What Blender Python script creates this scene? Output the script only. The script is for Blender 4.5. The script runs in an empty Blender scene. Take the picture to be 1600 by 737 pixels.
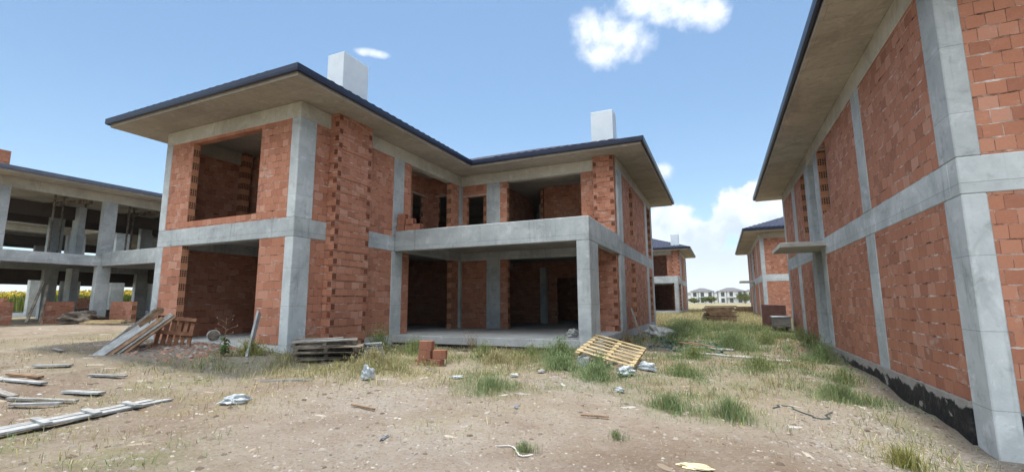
import bpy, bmesh, math, random
import numpy as np
from mathutils import Vector, Matrix
R = math.radians
random.seed(7); rng = np.random.default_rng(11)
sc = bpy.context.scene; COL = sc.collection

# ------------------------------------------------------------------ camera
CAM = Vector((9.749, -8.273, 1.012))
cd = bpy.data.cameras.new('camera'); cam = bpy.data.objects.new('camera', cd); COL.objects.link(cam)
ya, pi_, ro = R(24.09), R(8.176), R(-0.306)
F = Vector((-math.sin(ya)*math.cos(pi_), math.cos(ya)*math.cos(pi_), math.sin(pi_)))
Rt = Vector((math.cos(ya), math.sin(ya), 0)); U = Rt.cross(F)
R2 = Rt*math.cos(ro)+U*math.sin(ro); U2 = -Rt*math.sin(ro)+U*math.cos(ro)
cam.matrix_world = Matrix(((R2.x,U2.x,-F.x,CAM.x),(R2.y,U2.y,-F.y,CAM.y),(R2.z,U2.z,-F.z,CAM.z),(0,0,0,1)))
cd.sensor_width = 36; cd.lens = 36*721.5/1600; cd.clip_end = 20000; cd.clip_start = .05
sc.camera = cam
# ------------------------------------------------------------------ light
SUN_EL, SUN_AZ = R(76), R(-28)          # azimuth measured from +Y towards +X
SUN_STRENGTH, SUN_ANGLE = 2.0, R(5)
SKY_STRENGTH, EXPOSURE = .062, 1.48
sc.view_settings.view_transform = 'Standard'; sc.view_settings.look = 'None'
sc.view_settings.exposure = EXPOSURE; sc.view_settings.gamma = 1; sc.view_settings.use_curve_mapping = False
ld = bpy.data.lights.new('sun', 'SUN'); ld.energy = SUN_STRENGTH; ld.angle = SUN_ANGLE; ld.color = (1, .95, .87)
sun = bpy.data.objects.new('sun', ld); COL.objects.link(sun)
sd = Vector((math.sin(SUN_AZ)*math.cos(SUN_EL), math.cos(SUN_AZ)*math.cos(SUN_EL), math.sin(SUN_EL)))
sun.rotation_euler = sd.to_track_quat('Z', 'Y').to_euler(); sun.location = (0, 0, 60)
sc.cycles.max_bounces = 8; sc.cycles.diffuse_bounces = 2; sc.cycles.volume_bounces = 2
sc.cycles.use_denoising = True
sc.cycles.sample_clamp_indirect = 6

class NT:
    """small helper that writes node trees"""
    def __init__(s, tree): s.t = tree; s.n = tree.nodes; s.l = tree.links
    def node(s, kind, **kw):
        n = s.n.new(kind)
        for k, v in kw.items():
            if k == 'ins':
                for a, b in v.items():
                    if hasattr(b, 'is_linked') or isinstance(b, bpy.types.NodeSocket): s.l.new(b, n.inputs[a])
                    else: n.inputs[a].default_value = b
            else: setattr(n, k, v)
        return n
    def math(s, op, a, b=0.0, c=0.0, clamp=False):
        n = s.n.new('ShaderNodeMath'); n.operation = op; n.use_clamp = clamp
        for i, v in enumerate((a, b, c)):
            if isinstance(v, bpy.types.NodeSocket): s.l.new(v, n.inputs[i])
            else: n.inputs[i].default_value = v
        return n.outputs[0]
    def vmath(s, op, a, b=None, scale=None):
        n = s.n.new('ShaderNodeVectorMath'); n.operation = op
        for i, v in enumerate((a, b)):
            if v is None: continue
            if isinstance(v, bpy.types.NodeSocket): s.l.new(v, n.inputs[i])
            else: n.inputs[i].default_value = v
        if scale is not None: n.inputs['Scale'].default_value = scale
        return n.outputs[0]
    def noise(s, vec, scale, detail=4, rough=.55, dist=0.0, out=0):
        n = s.n.new('ShaderNodeTexNoise'); n.inputs['Scale'].default_value = scale
        n.inputs['Detail'].default_value = detail; n.inputs['Roughness'].default_value = rough
        n.inputs['Distortion'].default_value = dist
        if vec is not None: s.l.new(vec, n.inputs['Vector'])
        return n.outputs[out]
    def ramp(s, fac, stops, interp='LINEAR'):
        n = s.n.new('ShaderNodeValToRGB'); e = n.color_ramp.elements; n.color_ramp.interpolation = interp
        while len(e) < len(stops): e.new(.5)
        for el, (p, c) in zip(e, stops):
            el.position = p; el.color = (c, c, c, 1) if isinstance(c, (int, float)) else (*c, 1)
        s.l.new(fac, n.inputs[0]); return n.outputs[0]
    def mix(s, fac, a, b, blend='MIX'):
        n = s.n.new('ShaderNodeMix'); n.data_type = 'RGBA'; n.blend_type = blend
        for k, v in ((0, fac), (6, a), (7, b)):
            if isinstance(v, bpy.types.NodeSocket): s.l.new(v, n.inputs[k])
            elif k == 0: n.inputs[0].default_value = v
            else: n.inputs[k].default_value = (*v, 1) if len(v) == 3 else v
        return n.outputs[2]
    def smooth(s, x, a, b):
        n = s.n.new('ShaderNodeMapRange'); n.interpolation_type = 'SMOOTHSTEP'
        n.inputs[1].default_value = a; n.inputs[2].default_value = b
        s.l.new(x, n.inputs[0]); return n.outputs[0]

# ------------------------------------------------------------------ sky
w = bpy.data.worlds.new('World'); sc.world = w; w.use_nodes = True
t = NT(w.node_tree); w.node_tree.nodes.clear()
sky = t.node('ShaderNodeTexSky', sky_type='NISHITA', sun_disc=False, sun_elevation=SUN_EL, sun_rotation=SUN_AZ)
sky.air_density = 1.0; sky.dust_density = .6; sky.ozone_density = 1.3
tc = t.node('ShaderNodeTexCoord'); D = tc.outputs['Generated']
sp = t.node('ShaderNodeSeparateXYZ', ins={0: D})
az = t.math('MULTIPLY', t.math('ARCTAN2', sp.outputs[0], sp.outputs[1]), 57.2958)
el = t.math('MULTIPLY', t.math('ARCSINE', sp.outputs[2]), 57.2958)
# clouds: (azimuth, elevation, half width, half height) in degrees
BL = [(-12.6,31.4,3.9,2.7),(-9.0,30.0,3.6,2.6),(-11.5,29.2,3.2,2.0),(-7.0,33.6,3.6,1.6),(-3.6,32.6,3.6,2.0),(-.6,31.6,3.0,2.0),(1.4,31.4,2.0,2.0),
      (-42.0,28.6,2.2,.5),(-5.6,15.3,1.6,1.2),
      (95,30,22,16),(140,34,30,22),(-120,34,30,20),(-165,40,30,24),(180,36,30,24)]  # this row: clouds out of view, added to throw light on the facades
f = None
for a0, e0, ra, re in BL:
    dx = t.math('MULTIPLY', t.math('SUBTRACT', az, a0), 1/ra); dy = t.math('MULTIPLY', t.math('SUBTRACT', el, e0), 1/re)
    d2 = t.math('SUBTRACT', 1.0, t.math('ADD', t.math('MULTIPLY', dx, dx), t.math('MULTIPLY', dy, dy)))
    f = d2 if f is None else t.math('SMOOTH_MAX', f, d2, .35)
n1 = t.noise(D, 14, 7, .62, .3); n2 = t.noise(D, 46, 5, .6)
fld = t.math('ADD', f, t.math('MULTIPLY', t.math('SUBTRACT', n1, .5), 2.3))
fld = t.math('ADD', fld, t.math('MULTIPLY', t.math('SUBTRACT', n2, .5), 1.5))
LOWB = [(-5.0,7.6,4.6,4.6),(-1.2,7.0,3.2,2.6),(2.2,9.3,3.6,3.4),(6.0,10.6,4.2,3.6),(10,9,5,4.5),(0,3.0,14,4.0),(-12,6,6,4.5),(-24,3,12,3.5),(20,7,10,5),(36,5,12,4)]
g_ = None
for a0, e0, ra, re in LOWB:
    dx = t.math('MULTIPLY', t.math('SUBTRACT', az, a0), 1/ra); dy = t.math('MULTIPLY', t.math('SUBTRACT', el, e0), 1/re)
    d2 = t.math('SUBTRACT', 1.0, t.math('ADD', t.math('MULTIPLY', dx, dx), t.math('MULTIPLY', dy, dy)))
    g_ = d2 if g_ is None else t.math('SMOOTH_MAX', g_, d2, .25)
n4 = t.noise(D, 24, 7, .6, .2)
lowf = t.math('ADD', g_, t.math('MULTIPLY', t.math('SUBTRACT', n4, .5), 2.0))
lowd = t.smooth(lowf, .05, .55)
dens = t.math('MAXIMUM', t.smooth(fld, -.25, 1.1), t.math('MULTIPLY', lowd, .93))
core = t.smooth(fld, .5, 1.9)
ccol = t.mix(core, (4.6, 5.3, 6.5), (8.4, 8.6, 8.9))
n3 = t.noise(D, 22, 4, .6)
ccol = t.mix(t.math('MULTIPLY', t.smooth(n3, .45, .7), .6), ccol, (4.6, 5.1, 6.2))
# fill light: over-bright unseen cloud veil added behind the camera to brighten the facades
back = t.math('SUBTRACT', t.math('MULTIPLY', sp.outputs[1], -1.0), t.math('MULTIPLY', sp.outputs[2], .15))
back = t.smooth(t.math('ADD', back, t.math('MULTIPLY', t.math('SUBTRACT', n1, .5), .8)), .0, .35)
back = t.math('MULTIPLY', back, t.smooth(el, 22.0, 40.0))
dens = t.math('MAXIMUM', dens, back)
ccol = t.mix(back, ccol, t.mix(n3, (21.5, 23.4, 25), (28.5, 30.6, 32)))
# the low bank: bright crowns, greyer flat bases sinking into haze
n5 = t.noise(D, 17, 5, .6); topm = t.smooth(t.math('ADD', el, t.math('MULTIPLY', t.math('SUBTRACT', n5, .5), 14.0)), 5.0, 11.0)
lowc = t.mix(topm, (3.55, 4.1, 5.0), (6.4, 6.7, 7.2))
ccol = t.mix(t.math('MULTIPLY', lowd, t.math('SUBTRACT', 1.0, back)), ccol, lowc)
hz = t.smooth(el, 26.0, -2.0)
skyc = t.mix(1.0, sky.outputs[0], (.68, .88, .94), 'MULTIPLY')
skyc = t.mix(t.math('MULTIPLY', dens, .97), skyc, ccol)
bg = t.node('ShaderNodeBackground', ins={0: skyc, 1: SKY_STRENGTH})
ow = t.node('ShaderNodeOutputWorld', ins={0: bg.outputs[0]})

# ------------------------------------------------------------------ materials
def mat(name):
    m = bpy.data.materials.new(name); m.use_nodes = True; m.node_tree.nodes.clear()
    t = NT(m.node_tree); b = t.node('ShaderNodeBsdfPrincipled'); t.node('ShaderNodeOutputMaterial', ins={0: b.outputs[0]})
    b.inputs['Roughness'].default_value = .9; b.inputs['Specular IOR Level'].default_value = .25
    return m, t, b
def bump(t, b, h, strength=.4, dist=.01):
    n = t.node('ShaderNodeBump', ins={'Height': h, 'Strength': strength, 'Distance': dist}); t.l.new(n.outputs[0], b.inputs['Normal'])

def brick_material(name, bw, bh, light=1.0):
    m, t, b = mat(name)
    tc = t.node('ShaderNodeTexCoord'); P = tc.outputs['Object']
    sx = t.node('ShaderNodeSeparateXYZ', ins={0: P}); ns = t.node('ShaderNodeSeparateXYZ', ins={0: tc.outputs['Normal']})
    isx = t.math('GREATER_THAN', t.math('ABSOLUTE', ns.outputs[0]), .5)
    u = t.math('ADD', t.math('MULTIPLY', isx, sx.outputs[1]), t.math('MULTIPLY', t.math('SUBTRACT', 1.0, isx), sx.outputs[0]))
    wob = t.math('MULTIPLY', t.math('SUBTRACT', t.noise(P, .9, 3), .5), .05)
    wob2 = t.math('MULTIPLY', t.math('SUBTRACT', t.noise(P, 6.0, 2), .5), .016)
    v = t.math('ADD', sx.outputs[2], t.math('ADD', wob, wob2)); u2 = t.math('ADD', u, t.math('MULTIPLY', wob2, .8))
    cv = t.node('ShaderNodeCombineXYZ', ins={0: u2, 1: v, 2: 0.0})
    br = t.node('ShaderNodeTexBrick', offset=.5, offset_frequency=2, squash=1.0)
    t.l.new(cv.outputs[0], br.inputs['Vector'])
    for k, vv in (('Scale', 1.0), ('Mortar Size', .0048), ('Mortar Smooth', .2), ('Bias', 0.0), ('Brick Width', bw), ('Row Height', bh)): br.inputs[k].default_value = vv
    br.inputs['Color1'].default_value = (0, 0, 0, 1); br.inputs['Color2'].default_value = (1, 1, 1, 1); br.inputs['Mortar'].default_value = (.5, .5, .5, 1)
    L = light
    tone = t.ramp(br.outputs['Color'], [(0, (.23*L,.09*L,.055*L)), (.25, (.345*L,.142*L,.085*L)), (.7, (.42*L,.185*L,.112*L)), (.9, (.46*L,.22*L,.145*L)), (1, (.52*L,.29*L,.21*L))])
    mot = t.noise(P, 9, 5, .65)
    tone = t.mix(t.math('MULTIPLY', t.smooth(mot, .35, .75), .30), tone, (.44*L, .20*L, .13*L))
    # combed face of the hollow brick
    fine = t.noise(P, 60, 3, .6)
    tone = t.mix(.35, tone, t.mix(fine, (.24*L,.085*L,.05*L), (.58*L,.26*L,.16*L)))
    # lime smears and soot
    sm = t.smooth(t.noise(P, 2.1, 7, .75, .6), .555, .70)
    tone = t.mix(t.math('MULTIPLY', sm, .6), tone, (.50, .39, .33))
    dk = t.smooth(t.noise(P, .7, 4, .6), .5, .7)
    tone = t.mix(t.math('MULTIPLY', dk, .2), tone, (.25, .085, .05))
    vd = t.math('FRACT', t.math('DIVIDE', v, bh)); vd = t.math('MULTIPLY', t.math('SUBTRACT', .5, t.math('ABSOLUTE', t.math('SUBTRACT', vd, .5))), bh)
    thick = t.math('MULTIPLY', t.smooth(t.noise(P, 3.1, 5, .7), .36, .66), .0165)
    bed = t.math('LESS_THAN', vd, thick)
    # holes knocked in a few bricks
    vo = t.node('ShaderNodeTexVoronoi', feature='F1'); t.l.new(P, vo.inputs['Vector']); vo.inputs['Scale'].default_value = 2.6
    nick = t.math('LESS_THAN', t.math('ADD', vo.outputs['Distance'], t.math('MULTIPLY', fine, .03)), .055)
    mn = t.noise(P, 3.4, 4, .6)
    mort = t.ramp(mn, [(.34, (.05,.028,.02)), (.43, (.19,.09,.06)), (.53, (.38,.26,.20)), (.66, (.56,.48,.43))])
    col_ = br.outputs['Fac']; tone = t.mix(t.math('MULTIPLY', col_, .75), tone, (.15,.06,.038))
    joint = t.math('MAXIMUM', t.math('MULTIPLY', br.outputs['Fac'], t.smooth(t.noise(P, 4.2, 3, .6), .42, .62)), bed)
    col = t.mix(joint, tone, mort)
    col = t.mix(t.math('MULTIPLY', nick, .9), col, (.05,.022,.016))
    t.l.new(col, b.inputs['Base Color'])
    hgt = t.math('ADD', t.math('SUBTRACT', t.math('MULTIPLY', joint, -1.0), nick), t.math('MULTIPLY', br.outputs['Color'], .45))
    hgt = t.math('ADD', hgt, t.math('MULTIPLY', fine, .25))
    bump(t, b, hgt, .9, .012)
    return m
M = {}
M['brick'] = brick_material('brick_infill', .30, .2)
M['brick_square'] = brick_material('brick_square', .205, .19)
M['brick_long'] = brick_material('brick_long', .39, .225, .95)

def brick_end():
    m, t, b = mat('brick_end')
    tc = t.node('ShaderNodeTexCoord'); sx = t.node('ShaderNodeSeparateXYZ', ins={0: tc.outputs['Object']})
    row = t.math('FRACT', t.math('MULTIPLY', sx.outputs[2], 2.5))
    alt = t.math('GREATER_THAN', row, .5)
    rr = t.math('ABSOLUTE', t.math('SUBTRACT', t.math('FRACT', t.math('MULTIPLY', sx.outputs[2], 5.0)), .5))
    joint = t.math('GREATER_THAN', rr, .46)
    hx = t.math('ABSOLUTE', t.math('SUBTRACT', t.math('FRACT', t.math('MULTIPLY', t.math('ADD', sx.outputs[0], sx.outputs[1]), 16.0)), .5))
    hz_ = t.math('ABSOLUTE', t.math('SUBTRACT', t.math('FRACT', t.math('MULTIPLY', sx.outputs[2], 20.0)), .5))
    hole = t.math('MULTIPLY', t.math('LESS_THAN', hx, .36), t.math('LESS_THAN', hz_, .36))
    c1 = t.mix(t.noise(tc.outputs['Object'], 8, 3), (.44,.17,.09), (.54,.27,.15))
    c = t.mix(t.math('MULTIPLY', alt, hole), c1, (.02,.012,.01))
    c = t.mix(joint, c, (.3,.2,.15)); t.l.new(c, b.inputs['Base Color'])
    return m
M['brick_end'] = brick_end()
def hole_mat():
    m, t, b = mat('brick_holes')
    tc = t.node('ShaderNodeTexCoord'); sx = t.node('ShaderNodeSeparateXYZ', ins={0: tc.outputs['Object']})
    hx = t.math('ABSOLUTE', t.math('SUBTRACT', t.math('FRACT', t.math('MULTIPLY', t.math('ADD', sx.outputs[0], sx.outputs[1]), 22.0)), .5))
    hz_ = t.math('ABSOLUTE', t.math('SUBTRACT', t.math('FRACT', t.math('MULTIPLY', sx.outputs[2], 22.0)), .5))
    hole = t.math('MULTIPLY', t.math('LESS_THAN', hx, .37), t.math('LESS_THAN', hz_, .37))
    t.l.new(t.mix(hole, (.30,.105,.06), (.02,.01,.008)), b.inputs['Base Color']); return m
M['brick_holes'] = hole_mat()

def concrete(name, c0, c1, stain, board=True, amt=.5):
    m, t, b = mat(name)
    tc = t.node('ShaderNodeTexCoord'); P = tc.outputs['Object']
    n = t.noise(P, .9, 6, .65, .4); c = t.mix(t.smooth(n, .3, .7), c0, c1)
    sm = t.smooth(t.noise(P, 2.7, 7, .7, .8), .55, .75); c = t.mix(t.math('MULTIPLY', sm, amt), c, stain)
    # runs down the face
    mp = t.node('ShaderNodeMapping', ins={0: P}); mp.inputs['Scale'].default_value = (7, 7, .5)
    rn = t.smooth(t.noise(mp.outputs[0], 1.0, 5, .6), .55, .8); c = t.mix(t.math('MULTIPLY', rn, .5), c, tuple(x*.6 for x in stain))
    pale = t.smooth(t.noise(P, 2.3, 7, .72, .7), .52, .66); c = t.mix(t.math('MULTIPLY', pale, .45), c, tuple(min(.68, x*1.3) for x in c1))
    blot = t.smooth(t.noise(P, 5.5, 6, .7, .4), .56, .66); c = t.mix(t.math('MULTIPLY', blot, .30), c, tuple(x*.8 for x in stain))
    pit = t.smooth(t.noise(P, 38, 3, .6), .66, .74); c = t.mix(t.math('MULTIPLY', pit, .6), c, tuple(x*.35 for x in c0))
    h = t.noise(P, 12, 6, .7)
    if board:
        br = t.node('ShaderNodeTexBrick', offset=.4); 
        sx = t.node('ShaderNodeSeparateXYZ', ins={0: P})
        cv = t.node('ShaderNodeCombineXYZ', ins={0: t.math('ADD', sx.outputs[0], sx.outputs[1]), 1: t.math('ADD', sx.outputs[2], t.math('MULTIPLY', sx.outputs[0], .0)), 2: 0.0})
        if name == 'concrete_soffit': cv = t.node('ShaderNodeCombineXYZ', ins={0: sx.outputs[0], 1: sx.outputs[1], 2: 0.0})
        t.l.new(cv.outputs[0], br.inputs['Vector'])
        for k, v in (('Scale', 1.0), ('Mortar Size', .006), ('Mortar Smooth', .5), ('Brick Width', 2.4), ('Row Height', .5 if name == 'concrete_soffit' else .95)): br.inputs[k].default_value = v
        br.inputs['Color1'].default_value = (0,0,0,1); br.inputs['Color2'].default_value = (1,1,1,1)
        c = t.mix(t.math('MULTIPLY', br.outputs['Color'], .22), c, tuple(x*.7 for x in c0))
        c = t.mix(t.math('MULTIPLY', br.outputs['Fac'], .6), c, tuple(x*.45 for x in c0))
        h = t.math('SUBTRACT', h, t.math('MULTIPLY', br.outputs['Fac'], t.smooth(t.noise(P, 4.2, 3, .6), .40, .70)))
    oi = t.node('ShaderNodeObjectInfo'); k = t.math('ADD', .86, t.math('MULTIPLY', oi.outputs['Random'], .24))
    cm = t.node('ShaderNodeCombineColor', ins={0: k, 1: k, 2: k}); c = t.mix(1.0, c, cm.outputs[0], 'MULTIPLY')
    big = t.smooth(t.noise(P, .55, 5, .7, 1.0), .50, .62); c = t.mix(t.math('MULTIPLY', big, .28), c, tuple(x*.75 for x in stain))
    t.l.new(c, b.inputs['Base Color']); bump(t, b, h, .5, .012)
    return m
M['concrete'] = concrete('concrete', (.36,.38,.38), (.53,.55,.545), (.235,.24,.235), amt=.65)
M['soffit'] = concrete('concrete_soffit', (.37,.335,.285), (.46,.415,.35), (.26,.225,.18), amt=.5)
M['eaves'] = concrete('concrete_eaves', (.42,.39,.33), (.53,.50,.43), (.31,.28,.22), amt=.5)
M['floor'] = concrete('concrete_floor', (.36,.36,.35), (.46,.45,.43), (.30,.27,.24), board=False)
M['canopy'] = concrete('concrete_canopy', (.36,.35,.33), (.44,.43,.40), (.27,.25,.22), board=False)

def simple(name, c0, c1, scale=4, rough=.8, spec=.25, bstr=.3, stretch=None, metal=0.0):
    m, t, b = mat(name); tc = t.node('ShaderNodeTexCoord'); P = tc.outputs['Object']
    if stretch:
        mp = t.node('ShaderNodeMapping', ins={0: P}); mp.inputs['Scale'].default_value = stretch; P = mp.outputs[0]
    n = t.noise(P, scale, 6, .65, .3); t.l.new(t.mix(t.smooth(n, .3, .7), c0, c1), b.inputs['Base Color'])
    b.inputs['Roughness'].default_value = rough; b.inputs['Specular IOR Level'].default_value = spec; b.inputs['Metallic'].default_value = metal
    if bstr: bump(t, b, n, bstr, .01)
    return m
M['gutter'] = simple('gutter_metal', (.010,.014,.036), (.015,.021,.048), 3, .4, .5, .05)
M['gutter_dull'] = simple('gutter_dull', (.10,.12,.17), (.15,.17,.22), 3, .5, .4, .05)
M['tile'] = simple('roof_tile', (.016,.022,.045), (.036,.046,.078), 5, .75, .2, .2)
M['white'] = simple('white_paint', (.60,.64,.68), (.68,.71,.74), 2, .8, .3, .1)
M['lintel'] = simple('timber_lintel', (.30,.25,.19), (.45,.38,.30), 6)
M['wood_grey'] = simple('wood_weathered', (.18,.165,.15), (.33,.32,.30), 3, .9, .2, .5, (1.2, 9, 9))
M['wood_pale'] = simple('wood_pale', (.22,.22,.215), (.40,.40,.395), 4, .9, .2, .4)
M['wood_brown'] = simple('wood_brown', (.14,.085,.05), (.30,.19,.12), 5, .9, .2, .5)
M['wood_dark'] = simple('wood_dark', (.07,.056,.045), (.27,.225,.18), 5, .95, .15, .5)
M['formwork'] = simple('formwork_ply', (.055,.042,.034), (.085,.066,.054), .8, .9, .2, .1)
M['rag'] = simple('rag_grey', (.14,.15,.165), (.22,.235,.25), 6)
M['brick_old'] = brick_material('brick_old', .39, .225, .72)
M['wood_red'] = simple('wood_reddish', (.20,.09,.055), (.33,.17,.10), 5, .9, .2, .4)
M['wood_yellow'] = simple('wood_yellow', (.28,.205,.105), (.46,.36,.21), 5, .85, .25, .4)
M['plastic'] = simple('plastic_sheet', (.26,.29,.31), (.46,.49,.51), 5, .4, .5, .4)
M['bag'] = simple('cement_bag', (.30,.29,.27), (.48,.47,.44), 5, .7, .3, .5)
M['bucket'] = simple('bucket_grey', (.42,.43,.43), (.56,.56,.55), 5, .6, .3, .2)
M['net'] = simple('net_teal', (.025,.06,.052), (.05,.105,.09), 8, .8, .2, .5)
M['pipe'] = simple('pipe_pale', (.48,.46,.42), (.62,.60,.56), 6, .6, .3, .2)
M['hose'] = simple('hose_dark', (.03,.05,.055), (.07,.10,.10), 6, .5, .4, .1)
M['sack_red'] = simple('sack_dull_red', (.14,.07,.06), (.22,.11,.09), 4)
M['stone'] = simple('stone', (.34,.29,.24), (.58,.54,.49), 3, .95, .2, .4)
M['rubble_red'] = simple('rubble_red', (.30,.11,.07), (.46,.22,.15), 5)
M['card'] = simple('cardboard', (.52,.42,.24), (.66,.56,.36), 6)
M['trunk'] = simple('bark', (.10,.08,.06), (.18,.14,.10), 6)
M['glass_dark'] = simple('window_dark', (.04,.05,.06), (.07,.08,.09), 3, .2, .5, 0)
M['villa_wall'] = simple('villa_render', (.66,.65,.62), (.76,.75,.72), .6)
M['villa_roof'] = simple('villa_roof', (.10,.10,.12), (.16,.15,.16), 2)
M['hill'] = simple('hill_ground', (.16,.14,.09), (.22,.19,.12), .004, .95, .1, 0)
M['shrub'] = simple('shrub_leaf', (.05,.085,.025), (.11,.13,.04), 1.5)
M['crop'] = simple('crop_leaf', (.08,.12,.03), (.13,.16,.05), .7)
M['crop_flower'] = simple('crop_flower', (.50,.36,.03), (.60,.46,.06), 2)

def bitumen():
    m, t, b = mat('bitumen_plinth'); tc = t.node('ShaderNodeTexCoord'); P = tc.outputs['Object']
    sx = t.node('ShaderNodeSeparateXYZ', ins={0: P})
    e = t.math('ADD', sx.outputs[2], t.math('MULTIPLY', t.math('SUBTRACT', t.noise(P, 2.6, 6, .65, .5), .5), .55))
    e = t.math('ADD', e, t.math('SUBTRACT', t.math('MULTIPLY', sx.outputs[1], .012), .075))
    coat = t.math('SUBTRACT', 1.0, t.smooth(e, -.16, -.12))
    gap = t.smooth(t.noise(P, 1.7, 5, .6, .4), .60, .63); coat = t.math('MULTIPLY', coat, t.math('SUBTRACT', 1.0, gap))
    con = t.mix(t.noise(P, 4, 6, .7), (.20,.185,.165), (.44,.40,.36))
    blk = t.mix(t.smooth(t.noise(P, 9, 5, .7), .45, .75), (.012,.012,.014), (.07,.065,.06))
    t.l.new(t.mix(coat, con, blk), b.inputs['Base Color'])
    t.l.new(t.math('SUBTRACT', .95, t.math('MULTIPLY', coat, .35)), b.inputs['Roughness'])
    bump(t, b, t.math('ADD', t.noise(P, 14, 5, .7), t.math('MULTIPLY', coat, .6)), .8, .02); return m
M['bitumen'] = bitumen()

def tint_mat(name, rough=.8, transl=.25):
    m, t, b = mat(name); a = t.node('ShaderNodeAttribute', attribute_name='tint')
    t.l.new(a.outputs['Color'], b.inputs['Base Color']); b.inputs['Roughness'].default_value = rough
    tr = t.node('ShaderNodeBsdfTranslucent', ins={0: a.outputs['Color']})
    mx = t.node('ShaderNodeMixShader', ins={0: transl, 1: b.outputs[0], 2: tr.outputs[0]})
    out = [n for n in t.n if n.type == 'OUTPUT_MATERIAL'][0]; t.l.new(mx.outputs[0], out.inputs[0]); return m
M['blade'] = tint_mat('grass_blade')
M['pebble'] = tint_mat('pebble_stone', .95, 0.0)

def ground_mat():
    m, t, b = mat('ground_dirt')
    tc = t.node('ShaderNodeTexCoord'); P = tc.outputs['Object']
    a = t.node('ShaderNodeAttribute', attribute_name='cover'); sp = t.node('ShaderNodeSeparateColor', ins={0: a.outputs['Color']})
    n1 = t.noise(P, .35, 6, .62, .4); n2 = t.noise(P, 1.6, 7, .68, .3); n3 = t.noise(P, 11, 6, .7); n4 = t.noise(P, 55, 4, .7)
    c = t.ramp(n1, [(.28, (.155,.112,.084)), (.42, (.222,.172,.134)), (.56, (.285,.236,.19)), (.72, (.335,.29,.24))])
    c = t.mix(t.math('MULTIPLY', t.smooth(n2, .46, .7), .45), c, (.175,.105,.073))
    c = t.mix(t.math('MULTIPLY', t.smooth(n2, .5, .25), .4), c, (.33,.285,.23))
    c = t.mix(t.math('MULTIPLY', t.smooth(n3, .55, .72), .45), c, (.13,.095,.072))
    c = t.mix(t.math('MULTIPLY', t.smooth(n3, .44, .30), .4), c, (.38,.335,.275))
    # gravelly spread
    c = t.mix(t.math('MULTIPLY', sp.outputs[2], t.smooth(n3, .35, .6)), c, (.34,.315,.285))
    # straw and short growth
    dry = t.math('MULTIPLY', sp.outputs[0], t.math('MAXIMUM', t.smooth(t.noise(P, 3.2, 6, .7, .5), .38, .60), t.smooth(sp.outputs[0], .9, 1.0)))
    c = t.mix(t.math('MULTIPLY', dry, .75), c, t.mix(n3, (.20,.17,.085), (.33,.29,.155)))
    grn = t.math('MULTIPLY', sp.outputs[1], t.smooth(t.noise(P, 2.4, 6, .7, .5), .36, .58))
    c = t.mix(t.math('MULTIPLY', grn, .8), c, t.mix(n3, (.09,.11,.05), (.18,.20,.09)))
    vo = t.node('ShaderNodeTexVoronoi', feature='F1'); t.l.new(P, vo.inputs['Vector']); vo.inputs['Scale'].default_value = 26
    vs = t.node('ShaderNodeSeparateColor', ins={0: vo.outputs['Color']})
    peb = t.math('MULTIPLY', t.math('LESS_THAN', vo.outputs['Distance'], .28), t.math('GREATER_THAN', vs.outputs[0], .72))
    n6 = t.noise(P, 23, 6, .75, .4); c = t.mix(t.math('MULTIPLY', t.smooth(n6, .53, .66), .55), c, (.105,.078,.060)); c = t.mix(t.math('MULTIPLY', t.smooth(n6, .46, .36), .35), c, (.34,.305,.265))
    t.l.new(c, b.inputs['Base Color']); b.inputs['Roughness'].default_value = 1; b.inputs['Specular IOR Level'].default_value = .1
    h = t.math('ADD', t.math('MULTIPLY', n3, .8), t.math('ADD', t.math('MULTIPLY', n4, .35), t.math('MULTIPLY', n6, -1.0)))
    bump(t, b, h, .9, .035); return m
M['ground'] = ground_mat()

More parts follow.
